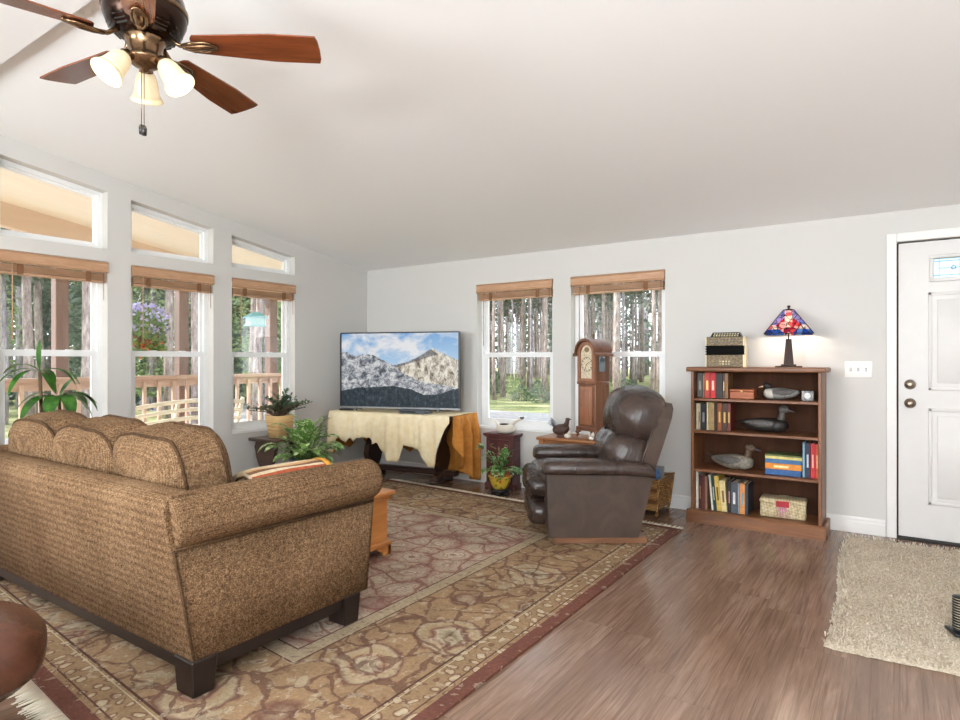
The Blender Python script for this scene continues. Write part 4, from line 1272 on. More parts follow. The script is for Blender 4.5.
mb = MB(); mb.lathe([(0, .83), (.012, .83), (.008, .84), (.005, .85), (.013, .862), (.013, .87), (.004, .882), (.003, .90), (0, .91)], 16); mb.obj('finial', M_brass, ck)
for sx in (-1, 1):
    mb = MB(); mb.lathe([(.006, .475), (.008, .49), (.005, .50), (.005, .69), (.008, .70), (.006, .712)], 12, M=TR(sx * (HW - .004), -HD + .004, 0)); mb.obj('column', M_clock2, ck)

# feathered bird figure and three small white ones
bd = thing('bird_figure', 'dark brown bird figure with a grey fanned tail left of the clock', 'figurine', (-2.43, 4.80, .56), R(10))
M_bird = plain('bird_brown', '4A342C', .6, var=.2, vscale=40)
M_birdg = plain('bird_grey', '8E9098', .7, var=.15, vscale=40)
mb = MB(); mb.sell((0, 0, .06), (.075, .05, .05), fn=lambda p: Vector((p.x, p.y, p.z + .3 * max(0, p.x)))); mb.obj('body', M_bird, bd)
mb = MB(); mb.tube([(.04, 0, .09), (.055, 0, .13), (.06, 0, .155), (.07, 0, .16)], [.028, .018, .02, .008], 10); mb.tube([(.07, 0, .158), (.095, 0, .150)], [.008, .002], 6); mb.obj('head', M_bird, bd)
mb = MB()
for k in range(9):
    a = R(-60 + 15 * k); mb.leaf((-.045, 0, .07), (-.55 + .0 * k, math.sin(a) * .9, math.cos(a)), .11, .04, -.1, seg=4)
mb.obj('tail_fan', M_birdg, bd)
mb = MB(); mb.box(-.03, .04, -.03, .03, 0, .02, .006, 2); mb.obj('base', M_bird, bd)
for (x, y), lab in (((-2.325, 4.715), 'small white figurine at the left foot of the clock'), ((-2.10, 4.70), 'small white figurine at the front right foot of the clock'), ((-1.995, 4.80), 'small white figurine at the right end of the side table')):
    f = thing('white_figurine', lab, 'figurine', (x, y, .56), random.uniform(-1, 1), 'white figurines around the clock')
    mb = MB(); mb.sell((0, 0, .022), (.028, .02, .022), nu=20, nv=12); mb.obj('body', M_swan, f)
    mb = MB(); mb.sell((.02, 0, .05), (.016, .014, .016), nu=16, nv=10); mb.tube([(.03, 0, .048), (.045, 0, .044)], [.006, .002], 6); mb.obj('head', M_swan, f)
    mb = MB(); mb.leaf((-.02, 0, .03), (-.8, 0, .6), .03, .02, 0, seg=3); mb.obj('tail', M_swan, f)

# ------------------------------------------------------------------ wicker magazine basket
t = NT('wicker'); v = t.co()
f = t.math('MULTIPLY', t.wave(v, 26, .6, 2, 2, 'Z'), t.wave(v, 20, .5, 2, 2, 'Y'))
t.bsdf(t.ramp(f, [(.05, '6E4522'), (.35, 'B98548'), (.8, 'D6A868')]), .7, 0, t.bump(f, .8, .008))
M_wick = t.m
bk = thing('wicker_basket', 'light wicker magazine basket between the recliner and bookcase', 'basket', (-1.66, 4.90, 0))
def bring(z, ex, ey, th=0): return [Vector((sx * (ex - th), sy * (ey - th), z)) for sx, sy in ((-1, -1), (1, -1), (1, 1), (-1, 1))]
mb = MB()
mb.loft([bring(.04, .085, .145), bring(.28, .115, .185), bring(.28, .115, .185, .014), bring(.055, .085, .145, .014)], smooth=False)
mb.obj('body', M_wick, bk)
for sx in (-1, 1):
    for sy in (-1, 1):
        mb = MB(); mb.tube([(sx * .078, sy * .138, 0), (sx * .09, sy * .152, .04), (sx * .118, sy * .188, .30)], [.013, .011, .010], 8); mb.obj('post', M_wick, bk)
mb = MB(); rr = bring(.285, .117, .187); mb.tube(rr + [rr[0]], .010, 8); mb.obj('rim', M_wick, bk)
for sx in (-1, 1):
    mb = MB()
    for k in range(4):
        y0_ = -.11 + k * .073
        mb.tube([(sx * (.096 + .02 * q), y0_ + .035 * math.sin(PI * 2 * q), .08 + .17 * q) for q in [j / 8 for j in range(9)]], .006, 6)
    mb.obj('lattice', M_wick, bk)
bc_ = thing('blue_ball', 'round blue ball resting in the wicker basket', 'ball', (-1.66, 4.93, .29))
mb = MB(); mb.sell((0, 0, 0), (.055, .055, .055)); mb.obj('wound_yarn', fabric('blue_yarn', '2F5F9E', '6C9CCF', 50), bc_)
mb = MB(); mb.tube([(.05, -.02, .02), (.0, -.06, .0), (-.05, -.02, -.03)], .004, 5); mb.obj('loose_strand', fabric('blue_yarn', '2F5F9E', '6C9CCF', 50), bc_)
for nm, L, y, z, tl, cc in (('magazine', 'grey magazine standing upright in the wicker basket', 5.018, .06, -14, '8A8C92'), ('magazine', 'cream magazine leaning in the wicker basket near its front', 4.792, .06, 9, 'D6CDBA')):
    m_ = thing(nm, L, 'magazine', (-1.66, y, z), 0, 'magazines in the basket')
    mb = MB(); mb.box(-.052, .052, -.006, .006, 0, .29, .001, 1, M=TR(rx=R(tl) * .4)); mb.obj('pages', plain('magazine_cover_' + cc, cc, .4, var=.15), m_)
    mb = MB(); mb.box(-.0535, -.052, -.0065, .0065, 0, .29, M=TR(rx=R(tl) * .4)); mb.obj('spine', M_bez, m_)

# ------------------------------------------------------------------ bookcase
M_bc = wood('bookcase_oak', '5E3A22', '946240', 'X', 10, .4)
M_bcz = wood('bookcase_oak_upright', '5E3A22', '946240', 'Z', 10, .4)
M_bcd = wood('bookcase_oak_back_shaded', '3A2418', '543524', 'Z', 10, .8, spec=.15)  # back panel oak darkened, the shade inside the shelves is in its colour
BX0, BX1, BY0, BY1 = -1.318, -.442, 4.775, 5.095
SHZ = [.09, .400, .692, .936]
SHT = [z_ + .0015 for z_ in SHZ]
bcx = thing('bookcase', 'brown oak bookcase of four shelves against the back wall', 'bookcase', (-.88, 4.94, 0))
BO = Vector((.88, -4.94, 0))
def bl_(mb): mb.v = [p + BO for p in mb.v]; return mb
for a, b in ((BX0, BX0 + .022), (BX1 - .022, BX1)):
    mb = MB(); mb.box(a, b, BY0, BY1, 0, 1.138, .003, 1); bl_(mb).obj('side_panel', M_bcz, bcx)
mb = MB(); mb.box(BX0 + .022, BX1 - .022, BY1 - .012, BY1, .02, 1.138); bl_(mb).obj('back_panel', M_bcd, bcx)
mb = MB(); mb.box(BX0 - .028, BX1 + .028, BY0 - .035, BY1 + .004, 1.138, 1.172, .008, 2); bl_(mb).obj('top', M_bc, bcx)
for z in SHZ:
    mb = MB(); mb.box(BX0 + .022, BX1 - .022, BY0 + .004, BY1 - .012, z - .02, z, .003, 1); bl_(mb).obj('shelf', M_bc, bcx)
mb = MB()
mb.prism([(BY0 - .032, 0), (BY0 - .032, .078), (BY0 - .02, .092), (BY0, .092), (BY0, 0)], 'X', BX0 - .026, BX1 + .026)
for a, b in ((BX0 - .026, BX0), (BX1, BX1 + .026)): mb.box(a, b, BY0, BY1 - .005, 0, .088, .006, 1)
bl_(mb).obj('plinth', M_bc, bcx)

M_pages = plain('book_pages', 'DCCFB2', .9, var=.08, vscale=60)
bookmats = {}
def bookmat(c):
    if c not in bookmats: bookmats[c] = plain('book_cloth_' + c, c, .55, var=.12, vscale=30)
    return bookmats[c]
M_giltb = plain('gilt_lettering', 'D0AE62', .35, .3, .1)
def book(label, x, y, z, th, h, d, c, group, lean=0, flat=False, band=None):
    """x = left edge of the spine, y = spine front; stands on z"""
    o = thing('book', label, 'book', (x, y, z), 0, group)
    M = Matrix.Identity(4)
    if flat: M = TR(0, 0, th) @ TR(0, 0, 0, 0, R(90), 0)
    elif lean: M = TR(th * abs(math.sin(lean)) * 0, 0, .0, 0, lean, 0) if lean > 0 else TR(0, 0, th * math.sin(-lean) * 0, 0, lean, 0)
    cov = MB()
    cov.box(0, .003, 0, d, 0, h, .001, 1, M=M); cov.box(th - .003, th, 0, d, 0, h, .001, 1, M=M)
    cov.box(0, th, -.002, .003, 0, h, .0015, 1, M=M)
    cov.obj('cover', bookmat(c), o)
    mb = MB(); mb.box(.003, th - .003, .003, d - .004, .003, h - .004, M=M); mb.obj('pages', M_pages, o)
    if band:
        mb = MB()
        for q, l_ in (((.30, .38),) if not flat else ((.25, .4),)): mb.box(th * .32, th * .68, -.0030, -.0015, h * q, h * (q + l_), M=M)
        mb.obj('spine_lettering', bookmat(band) if band != 'gilt' else M_giltb, o)
    return o
# top shelf
x = -1.288
top_books = [('4A4744', .040, .190, 'thick grey-black book, far left of the top shelf', '8C8880'), ('8E7450', .011, .186, 'thin tan book on the top shelf left of the two red books', None),
             ('B63A32', .040, .192, 'faded red book, left of the two red books on the top shelf', 'gilt'), ('C22026', .041, .192, 'bright red book, right of the two red books on the top shelf', 'E6C8B0'),
             ('26221F', .048, .188, 'wide black book right of the red books on the top shelf', None), ('5C3A28', .014, .186, 'thin dark brown book beside the wide black book, top shelf', 'gilt'),
             ('83603E', .022, .188, 'brown book at the right end of the top shelf row by the cigar box', None)]
for c, th, h, L, b in top_books:
    book(L, x, 4.845, SHT[3], th, h, .17, c, 'books on the top shelf', band=b); x += th + .0015
x = -1.292
for c, th, h, L, b in [('CFC3A4', .013, .200, 'thin cream book, far left of the second shelf', None), ('B8AD92', .016, .198, 'narrow beige book second from the left on the second shelf', '4A4032'),
                       ('1E1F22', .043, .195, 'wide black book near the left of the second shelf', '7E8088'), ('D2C49E', .013, .212, 'thin pale book beside the wide black book on the second shelf', None),
                       ('A98C5E', .040, .210, 'wide tan book in the middle of the second shelf row', None), ('3A241A', .019, .200, 'very dark brown book right of the tan book, second shelf', None),
                       ('8E4E26', .033, .210, 'rust leather book with gilt spine bands on the second shelf', 'gilt'), ('4A2E20', .035, .206, 'dark brown leather book with gilt bands on the second shelf', 'gilt'),
                       ('6A2A20', .024, .208, 'reddish brown book at the right end of the second shelf row', 'gilt')]:
    book(L, x, 4.83, SHT[2], th, h, .18, c, 'books on the second shelf', band=b); x += th + .0018
# third shelf : a flat pile and four uprights
z = SHT[1]
for c, th, L, b, w in [('2F5E96', .040, 'blue book at the bottom of the flat pile on the third shelf', 'D8DEE6', .232), ('DE8A2A', .042, 'orange book second from the bottom of the flat pile', 'F0D8A0', .238),
                    ('3C6A98', .030, 'blue and white book third from the bottom of the flat pile', 'E8E4DC', .236), ('D6C878', .020, 'pale yellow book second from the top of the flat pile', '6E6A3C', .240), ('5E6838', .012, 'thin olive green book topmost on the flat pile', None, .236)]:
    book(L, -.808, 4.84, z, th, w, .17, c, 'flat pile of books on the third shelf', flat=True, band=b if c == 'DE8A2A' else None); z += th + .0005
x = -.566
for c, th, h, L, b in [('7FA6BE', .014, .245, 'thin light blue book standing right of the flat pile', None), ('1C2438', .032, .240, 'navy book standing between the light blue and red books', 'B8C0CC'),
                       ('C4242C', .028, .242, 'red book standing near the right end of the third shelf', 'E8B0A0'), ('D0502E', .022, .238, 'orange-red book at the far right end of the third shelf', 'F0C090')]:
    book(L, x, 4.84, SHT[1], th, h, .18, c, 'upright books at the right of the third shelf', band=b); x += th + .0018
# bottom shelf, leaning to the left
x = -1.292
for k, (c, th, h, L, b) in enumerate([('D8D2C4', .018, .285, 'tall white book standing at the far left of the bottom shelf', None), ('4E2620', .026, .258, 'dark maroon book beside the tall white book, bottom shelf', '8E6A4A'),
                       ('6A2E2A', .018, .262, 'narrow dark red book third from the left on the bottom shelf', None), ('8A6A52', .016, .250, 'thin brown book fourth from the left on the bottom shelf', None),
                       ('DAD4C8', .013, .268, 'thin white leaning book left of the dark green one, bottom shelf', None), ('1F3A34', .022, .262, 'dark green leaning book left of the yellow book', 'A8B49C'),
                       ('CDAE52', .032, .262, 'mustard yellow leaning book on the bottom shelf', '5A4A20'), ('DCC890', .040, .230, 'wide cream leaning book right of the yellow book', '7A5A3A'),
                       ('2A2020', .022, .232, 'black book with a pink mark beside the cream book', 'C88A84'), ('4A5058', .044, .225, 'wide slate grey book on the bottom shelf', 'D8D8D4'),
                       ('8A9098', .014, .226, 'thin light grey book left of the orange book, bottom shelf', None), ('CE8A4A', .034, .225, 'orange-tan book near the right of the bottom shelf row', '6E98A8'),
                       ('2E333C', .020, .222, 'dark blue-black book at the right end of the bottom shelf row', None)]):
    book(L, x + (.03 if k > 3 else .0), 4.82, SHT[0], th, h, .19, c, 'books on the bottom shelf', band=b, lean=(-R(5) if 3 < k < 8 else 0)); x += th + .002

# boxes, decoys, cube
M_cedar = wood('cigar_box_cedar', '8E4526', 'BC6C40', 'X', 12, .5)
cg = thing('wooden_box', 'small reddish wooden box on the top shelf between books and duck', 'box', (-.972, 4.92, SHT[3]))
mb = MB(); mb.box(-.085, .085, -.055, .055, 0, .052, .003, 1); mb.obj('body', M_cedar, cg)
mb = MB(); mb.box(-.087, .087, -.057, .057, .054, .070, .003, 1); mb.obj('lid', M_cedar, cg)
mb = MB(); mb.box(-.008, .008, -.0595, -.055, .044, .062); mb.obj('clasp', M_brass, cg)
cu = thing('glass_cube', 'small clear etched glass cube at the right end of the top shelf', 'paperweight', (-.538, 4.90, SHT[3]))
t = NT('etched_crystal'); v = t.co()
f = t.noise(v, 50, 4, .7)
t.bsdf(t.ramp(f, [(.4, '8A8C8C'), (.6, 'D6D8D8')]), .12, 0, None, .6, Transmission_Weight=.35)
mb = MB(); mb.box(-.037, .037, -.037, .037, 0, .070, .004, 1); mb.obj('block', t.m, cu)
mb = MB(); mb.sell((0, -.0375, .036), (.02, .0015, .022), nu=16, nv=10); mb.obj('etching', plain('etched_white', 'E2E4E4', .6), cu)

def duck(label, loc, rz, Lb, wb, hb, neck, mats, billc, tail):
    d = thing('duck_decoy', label, 'duck decoy', loc, rz, None)
    def bf(p):
        q = p.copy()
        if q.x < 0: q.z = q.z * (1 - .35 * (-q.x)) + .30 * (-q.x) ** 2; q.y *= 1 - .45 * (-q.x) ** 1.5
        else: q.z = q.z + .12 * q.x
        return q
    mb = MB(); mb.sell((0, 0, hb * .5), (Lb / 2, wb / 2, hb / 2), .9, 1, 40, 20, fn=bf); mb.v = [Vector((p.x, p.y, max(0, p.z))) for p in mb.v]
    body = mb.obj('body', mats['body'], d)
    mb = MB(); mb.sell((Lb * .27, 0, hb * .47), (Lb * .245, wb * .47, hb * .47), .9, 1, 32, 16, fn=bf); mb.v = [Vector((p.x, p.y, max(0.001, p.z))) for p in mb.v]
    mb.obj('breast', mats['breast'], d)
    for s_ in (-1, 1):
        mb = MB()
        mb.sell((-Lb * .06, s_ * wb * .36, hb * .60), (Lb * .33, wb * .17, hb * .30), .9, 1, 28, 14, fn=lambda p: Vector((p.x, p.y * (1 - .5 * max(0, -p.x)), p.z * (1 - .5 * max(0, -p.x)) + .35 * max(0, -p.x))))
        mb.obj('wing', mats['wing'], d)
    mb = MB()
    for s_ in (-.25, 0, .25): mb.leaf((-Lb * .40, s_ * wb * .3, hb * .62), (-1, s_ * .4, tail), Lb * .24, wb * .22, -.1, seg=4, fold=.1)
    mb.obj('tail', mats['tail'], d)
    nb = Vector((Lb * .34, 0, hb * .70)); nx, nz = neck
    hx = Vector((Lb * .34 + nx, 0, nz))
    mb = MB(); r_ = hb * .24
    mb.tube([nb - Vector((.01, 0, .02)), nb.lerp(hx, .45) + Vector((.004, 0, 0)), hx], [r_ * 1.35, r_ * .92, r_ * .95], 14)
    mb.sell((hx.x + r_ * .25, 0, hx.z), (r_ * 1.5, r_ * 1.08, r_ * 1.15), 1, 1, 24, 14)
    hd = mb.obj('head', mats['head'], d)
    mb = MB()
    bx = hx.x + r_ * 1.4
    mb.loft([[Vector((bx + a, math.cos(q) * b, hx.z - .10 * r_ + e_ + math.sin(q) * c)) for q in [2 * PI * k / 10 for k in range(10)]]
             for a, b, c, e_ in ((-.012, r_ * .6, r_ * .55, 0), (r_ * .7, r_ * .45, r_ * .28, -r_ * .3), (r_ * 1.5, r_ * .5, r_ * .15, -r_ * .5), (r_ * 1.75, r_ * .3, r_ * .08, -r_ * .55))])
    mb.obj('bill', billc, hd)
    mb = MB()
    for s_ in (-1, 1): mb.sell((hx.x + r_ * .8, s_ * r_ * .88, hx.z + r_ * .3), (r_ * .16,) * 3, nu=10, nv=8)
    mb.obj('eyes', plain('glass_eye', '1A120C', .1), hd)
    return d
M_db = plain('decoy_black', '2A2624', .5, var=.15, vscale=30); M_dg = plain('decoy_grey', '8A8884', .6, var=.25, vscale=70)
M_dw = plain('decoy_white', 'CFCABF', .6, var=.08); M_dd = plain('decoy_dark_grey', '56524E', .55, var=.2, vscale=60)
M_dbr = plain('decoy_brown', '5E4A3A', .6, var=.2, vscale=50); M_dt = plain('decoy_tan', '857D70', .6, var=.2, vscale=60)
M_bilo = plain('bill_cream', 'D8B98A', .4); M_bilg = plain('bill_grey', '5A5A5E', .4)
duck('grey duck decoy with black head and cream bill on the top shelf', (-.712, 4.93, SHT[3]), PI, .235, .115, .085, (.012, .098), dict(body=M_dg, breast=M_dw, wing=M_dd, tail=M_db, head=M_db), M_bilo, .15)
duck('large black duck decoy on the second shelf', (-.835, 4.94, SHT[2]), 0, .32, .14, .105, (.02, .172), dict(body=M_db, breast=M_db, wing=M_dd, tail=M_db, head=M_dd), M_bilg, .1)
duck('grey-brown pintail duck decoy on the third shelf left of the flat pile of books', (-1.055, 4.93, SHT[1]), 0, .30, .135, .112, (.022, .168), dict(body=M_dt, breast=M_dt, wing=M_dd, tail=M_dd, head=M_dbr), M_bilg, .5)

# woven gift box on the bottom shelf
t = NT('woven_palm'); v = t.co()
ck_ = t.n('ShaderNodeTexChecker'); t.put(ck_.inputs[0], t.mapping(v, (1, 1, 1), (R(20), R(45), R(45)))); ck_.inputs['Scale'].default_value = 60
ck_.inputs[1].default_value = lin('D6C6A0'); ck_.inputs[2].default_value = lin('A8946C')
t.bsdf(t.mix(.4, ck_.outputs[0], t.ramp(t.noise(v, 25, 3), [(.35, '9C8862'), (.65, 'DECFAE')])), .8, 0, t.bump(ck_.outputs[1], .4, .004))
wbx = thing('woven_box', 'pale woven palm box with a red bow motif on the bottom shelf', 'box', (-.70, 4.93, SHT[0]), R(4))
mb = MB(); mb.box(-.148, .148, -.085, .085, 0, .105, .012, 2); mb.obj('body', t.m, wbx)
mb = MB(); mb.box(-.152, .152, -.089, .089, .10, .135, .014, 3); lid = mb.obj('lid', t.m, wbx)
M_redr = plain('red_raffia', 'B2303A', .7, var=.15); M_pinkr = plain('pink_raffia', 'C880A0', .7, var=.15)
mb = MB(); mb.box(-.042, .042, -.093, -.088, .082, .125, .003, 1); mb.obj('bow_motif', M_redr, lid)
mb = MB()
for q in (-.03, -.016, 0, .016, .03): mb.tube([(q * .6, -.0885, .085), (q, -.0885, .05), (q * 1.3, -.0885, .012)], .0032, 5)
mb.obj('ribbon_tails', M_pinkr, wbx)
mb = MB()
for a in range(10):
    an = a * PI / 5; mb.leaf((0, 0, .136), (math.cos(an), math.sin(an), .3), .06, .03, .6, seg=4)
mb.obj('lid_rosette', t.m, lid)

# ------------------------------------------------------------------ accordion
ac = thing('accordion', 'small button accordion with gold casing and black bellows on the bookcase', 'accordion', (-1.098, 4.935, 1.172), R(4))
t = NT('accordion_case'); v = t.co()
f = t.voro(t.mapping(v, (1, 1, 1.6)), 60, 'F1')
t.bsdf(t.ramp(f, [(0, '1E160A'), (.4, '4C3A1A'), (1, '80683C')]), .4, .2)
M_acc = t.m
M_cream = plain('accordion_ivory', 'E0D3AC', .35)
mb = MB(); mb.box(-.135, .135, -.075, .075, 0, .092, .003, 1); mb.obj('bass_casing', M_acc, ac)
mb = MB()
for k in range(7):
    z = .092 + k * .0098
    mb.box(-.131 if k % 2 else -.137, .131 if k % 2 else .137, -.071 if k % 2 else -.077, .071 if k % 2 else .077, z, z + .0098)
mb.obj('bellows', plain('bellows_cloth', '151413', .95, spec=.1), ac)
mb = MB(); mb.box(-.135, .135, -.075, .075, .160, .228, .003, 1); mb.obj('treble_casing', M_acc, ac)
mb = MB()
for x in (-.137, .129): mb.box(x, x + .008, -.077, .077, 0, .092); mb.box(x, x + .008, -.077, .077, .160, .228)
mb.box(.136, .146, -.06, .06, .0, .225)
mb.obj('ivory_edge', M_cream, ac)
mb = MB(); mb.loft([[Vector((-.105, -.055, .228)), Vector((.115, -.055, .228)), Vector((.115, .055, .228)), Vector((-.105, .055, .228))], [Vector((-.088, -.045, .262)), Vector((.10, -.045, .262)), Vector((.10, .045, .262)), Vector((-.088, .045, .262))]], smooth=False)
kb = mb.obj('keyboard', M_bez, ac)
mb = MB()
for r_ in range(2):
    for k in range(10): mb.lathe([(0, -.004), (.0058, -.004), (.0062, 0), (0, 0)], 8, M=TR(-.078 + k * .0185 + r_ * .004, -.054 + r_ * .006 + .0015, .237 + r_ * .013, R(-72)) @ TR(0, 0, 0))
mb.obj('treble_buttons', M_cream, kb)
mb = MB()
for r_ in range(2):
    for k in range(4): mb.sell((-.030 + k * .021, -.078, .022 + r_ * .02), (.007, .006, .007), nu=10, nv=8)
mb.obj('bass_buttons', M_cream, ac)
mb = MB()
for k in range(2):
    for q in range(9): mb.box(-.11 + q * .025, -.096 + q * .025, -.0765, -.0745, .185 + k * .018, .190 + k * .018)
mb.obj('grille', M_bez, ac)

# ------------------------------------------------------------------ stained glass table lamp
tl = thing('table_lamp', 'table lamp with pyramid stained glass shade on the right of the bookcase', 'lamp', (-.667, 4.935, 1.172), R(7))
M_bronze = wood('bronze_base', '2A1C15', '46332A', 'Z', 20, .5, spec=.2)
mb = MB(); mb.box(-.088, .088, -.088, .088, 0, .010, .003, 1); mb.box(-.05, .05, -.05, .05, .010, .022, .003, 1); mb.obj('base', M_bronze, tl)
mb = MB(); mb.loft([[Vector((sx * w_, sy * w_, z)) for sx, sy in ((-1, -1), (1, -1), (1, 1), (-1, 1))] for z, w_ in ((.022, .033), (.06, .030), (.19, .020), (.205, .020))], smooth=False); mb.obj('column', M_bronze, tl)
mb = MB(); mb.tube([(0, 0, .2), (0, 0, .42)], .005, 8); mb.lathe([(0, .412), (.03, .414), (.026, .420), (.008, .424), (.006, .430), (.012, .437), (.009, .446), (0, .449)], 16); mb.obj('finial', M_bronze, tl)
t = NT('stained_glass'); v = t.co(); s = t.sep(v)
x_, z_ = s[0], t.math('SUBTRACT', s[2], .24)
ax = t.math('ABSOLUTE', x_)
cell = t.voro(t.mapping(v, (1, .02, 1)), 34, 'F1', 1, 'Color')
cr = t.sep(cell)
edge = t.voro(t.mapping(v, (1, .02, 1)), 34, 'DISTANCE_TO_EDGE', 1)
lav = t.ramp(cr[0], [(0, '7C82C4'), (.4, 'A8A2D2'), (.7, '9C90C0'), (1, 'C2B4D8')], 'CONSTANT')
blu = t.ramp(cr[1], [(0, '1B3F9A'), (.45, '2F63B8'), (.75, '5A8ACA'), (1, '2B4CA0')], 'CONSTANT')
red = t.ramp(cr[2], [(0, 'B8283C'), (.35, 'D04A54'), (.6, 'A02040'), (.8, 'E0B0A8'), (1, 'C03048')], 'CONSTANT')
wht = t.ramp(cr[1], [(0, 'F0E4D4'), (.6, 'F4D8D0'), (.85, 'D86A6A')], 'CONSTANT')
col = t.mix(t.math('LESS_THAN', z_, .045), lav, blu)
band_ = t.math('MULTIPLY', t.math('GREATER_THAN', z_, .030), t.math('LESS_THAN', z_, .062))
col = t.mix(t.math('MULTIPLY', band_, t.math('GREATER_THAN', ax, .055)), col, wht)
dia = t.math('ADD', t.math('MULTIPLY', ax, 1.05), t.math('ABSOLUTE', t.math('SUBTRACT', z_, .058)))
col = t.mix(t.math('LESS_THAN', dia, .085), col, red)
col = t.mix(t.math('MULTIPLY', t.math('LESS_THAN', ax, .024), t.math('GREATER_THAN', z_, .045)), col, wht)
col = t.mix(t.math('LESS_THAN', edge, .035), col, lin('1A1412'))
tb = t.n('ShaderNodeBsdfTranslucent'); t.put(tb.inputs[0], col)
gb = t.bsdf(col, .2, 0, None, .5)
mx = t.n('ShaderNodeMixShader'); mx.inputs[0].default_value = .45
t.t.links.new(gb.outputs[0], mx.inputs[1]); t.t.links.new(tb.outputs[0], mx.inputs[2]); t.t.links.new(mx.outputs[0], t.out.inputs[0])
def sq(w_, z): return [Vector((sx * w_, sy * w_, z)) for sx, sy in ((-1, -1), (1, -1), (1, 1), (-1, 1))]
mb = MB(); mb.loft([sq(.156, .240), sq(.034, .413), sq(.031, .411), sq(.151, .240)], smooth=False, cap=False)
A_, B_ = sq(.156, .240), sq(.151, .240); mb.add(A_ + B_, [(i, (i + 1) % 4, 4 + (i + 1) % 4, 4 + i) for i in range(4)])
sh = mb.obj('lamp_shade', t.m, tl)
mb = MB()
for i in range(4): mb.tube([sq(.156, .240)[i], sq(.034, .413)[i]], .0032, 6)
q_ = sq(.156, .240); mb.tube(q_ + [q_[0]], .0028, 6); q_ = sq(.034, .413); mb.tube(q_ + [q_[0]], .004, 6)
mb.obj('lead_edges', plain('dark_lead', '1E1714', .4, .5), sh)
for sx in (-1, 1):
    mb = MB(); mb.tube([(0, 0, .25), (sx * .03, 0, .258), (sx * .045, 0, .262)], .007, 8); mb.obj('socket', M_bronze, tl)
    mb = MB(); mb.sell((sx * .072, 0, .268), (.03, .022, .022), nu=16, nv=10); mb.obj('bulb', emis('warm_bulb', 'FFE2B4', 6), tl)
lo_ = light('lamp_light', 'POINT', (-.667, 4.935, 1.172 + .285), (0, 0, 0), 3.2, (1, .86, .68), radius=.03)
mb = MB(); mb.tube([(.05, -.03, .24), (.05, -.03, .19)], .0015, 5); mb.sell((.05, -.03, .186), (.004, .004, .006), nu=8, nv=6); mb.obj('pull_chain', M_brass, tl)

# ------------------------------------------------------------------ ceiling fan
FX, FY = -2.272, 1.162
FZ = 2.390
fan = thing('ceiling_fan', 'bronze ceiling fan with five wooden blades and three lit glass shades', 'ceiling fan', (FX, FY, FZ))
M_fanb = plain('fan_bronze', '33241C', .22, .85, .05)
M_fann = plain('fan_antique_brass', '7A6047', .22, .9, .05)
M_blade = wood('fan_blade', '532A18', '8C4A2A', 'X', 16, .14, 10, spec=.9)
DZ_ = 2.765 - FZ
mb = MB(); mb.lathe([(0, DZ_), (.075, DZ_), (.078, DZ_ - .02), (.055, DZ_ - .06), (.02, DZ_ - .07), (.014, DZ_ - .075), (.014, .19), (0, .19)], 32); mb.obj('canopy', M_fanb, fan)
mb = MB(); mb.lathe([(0, .20), (.05, .20), (.10, .185), (.130, .155), (.140, .115), (.138, .075), (.122, .035), (.095, .012), (.075, .004), (0, .004)], 48); mh = mb.obj('motor_housing', M_fanb, fan)
mb = MB()
for k in range(10):
    a = 2 * PI * k / 10
    for q in range(3):
        mb.box(-.002, .002, -.022, .022, -.004, .004, M=TR((.100 + .010 * q) * math.cos(a), (.100 + .010 * q) * math.sin(a), .017 + .011 * q, 0, 0, a))
mb.obj('vents', M_gap, mh)
mb = MB(); mb.lathe([(.132, .120), (.143, .118), (.143, .100), (.132, .098)], 48, cap=False); mb.obj('trim_ring', M_fann, mh)
mb = MB(); mb.lathe([(0, .006), (.066, .006), (.070, -.002), (.060, -.015), (.056, -.06), (.064, -.068), (.064, -.078), (.035, -.098), (.014, -.104), (.010, -.116), (0, -.118)], 40); sw_ = mb.obj('switch_housing', M_fann, fan)
blade_pts = []
nb_ = 16
for k in range(nb_ + 1):
    tt_ = k / nb_
    xx = .175 + tt_ * .44
    hw = .045 + .026 * min(1, tt_ * 1.6) - .004 * max(0, tt_ - .7)
    blade_pts.append((xx, hw))
outline = [(x, -h) for x, h in blade_pts] + [(.622, -.045), (.624, 0), (.622, .045)] + [(x, h) for x, h in reversed(blade_pts)] + [(.165, .03), (.162, 0), (.165, -.03)]
for k in range(5):
    a = R(40 + 72 * k)
    M = TR(rx=R(-12))
    mb = MB(); mb.prism(outline, 'Z', -.003, .003, M=M); b_ = mb.obj('blade', M_blade, fan); b_.location = (0, 0, -.006); b_.rotation_euler = (0, 0, a)
    mb = MB()
    mb.tube([M @ Vector((x, y, z)) for x, y, z in ((.085, 0, .020), (.12, .0, -.008), (.16, 0, -.014), (.20, 0, -.012), (.255, 0, -.008))], [.016, .013, .014, .018, .010], 10, flat=.55)
    for y in (-.02, .02): mb.tube([M @ Vector((x, y * f, z)) for x, f, z in ((.13, .3, -.012), (.17, 1.1, -.013), (.215, 1.2, -.010), (.25, .3, -.008))], .006, 8)
    mb.obj('blade_bracket', M_fann, b_)
t = NT('lit_frosted_glass')
e = t.n('ShaderNodeEmission'); e.inputs[0].default_value = lin('FFE6BE'); e.inputs[1].default_value = .28
d = t.n('ShaderNodeBsdfPrincipled'); d.inputs['Base Color'].default_value = lin('CDBD9C'); d.inputs['Roughness'].default_value = .2
ad = t.n('ShaderNodeAddShader'); t.t.links.new(e.outputs[0], ad.inputs[0]); t.t.links.new(d.outputs[0], ad.inputs[1]); t.t.links.new(ad.outputs[0], t.out.inputs[0])
M_shade = t.m
t = NT('shade_rim_glass')
e = t.n('ShaderNodeEmission'); e.inputs[0].default_value = lin('F2D9A6'); e.inputs[1].default_value = .22
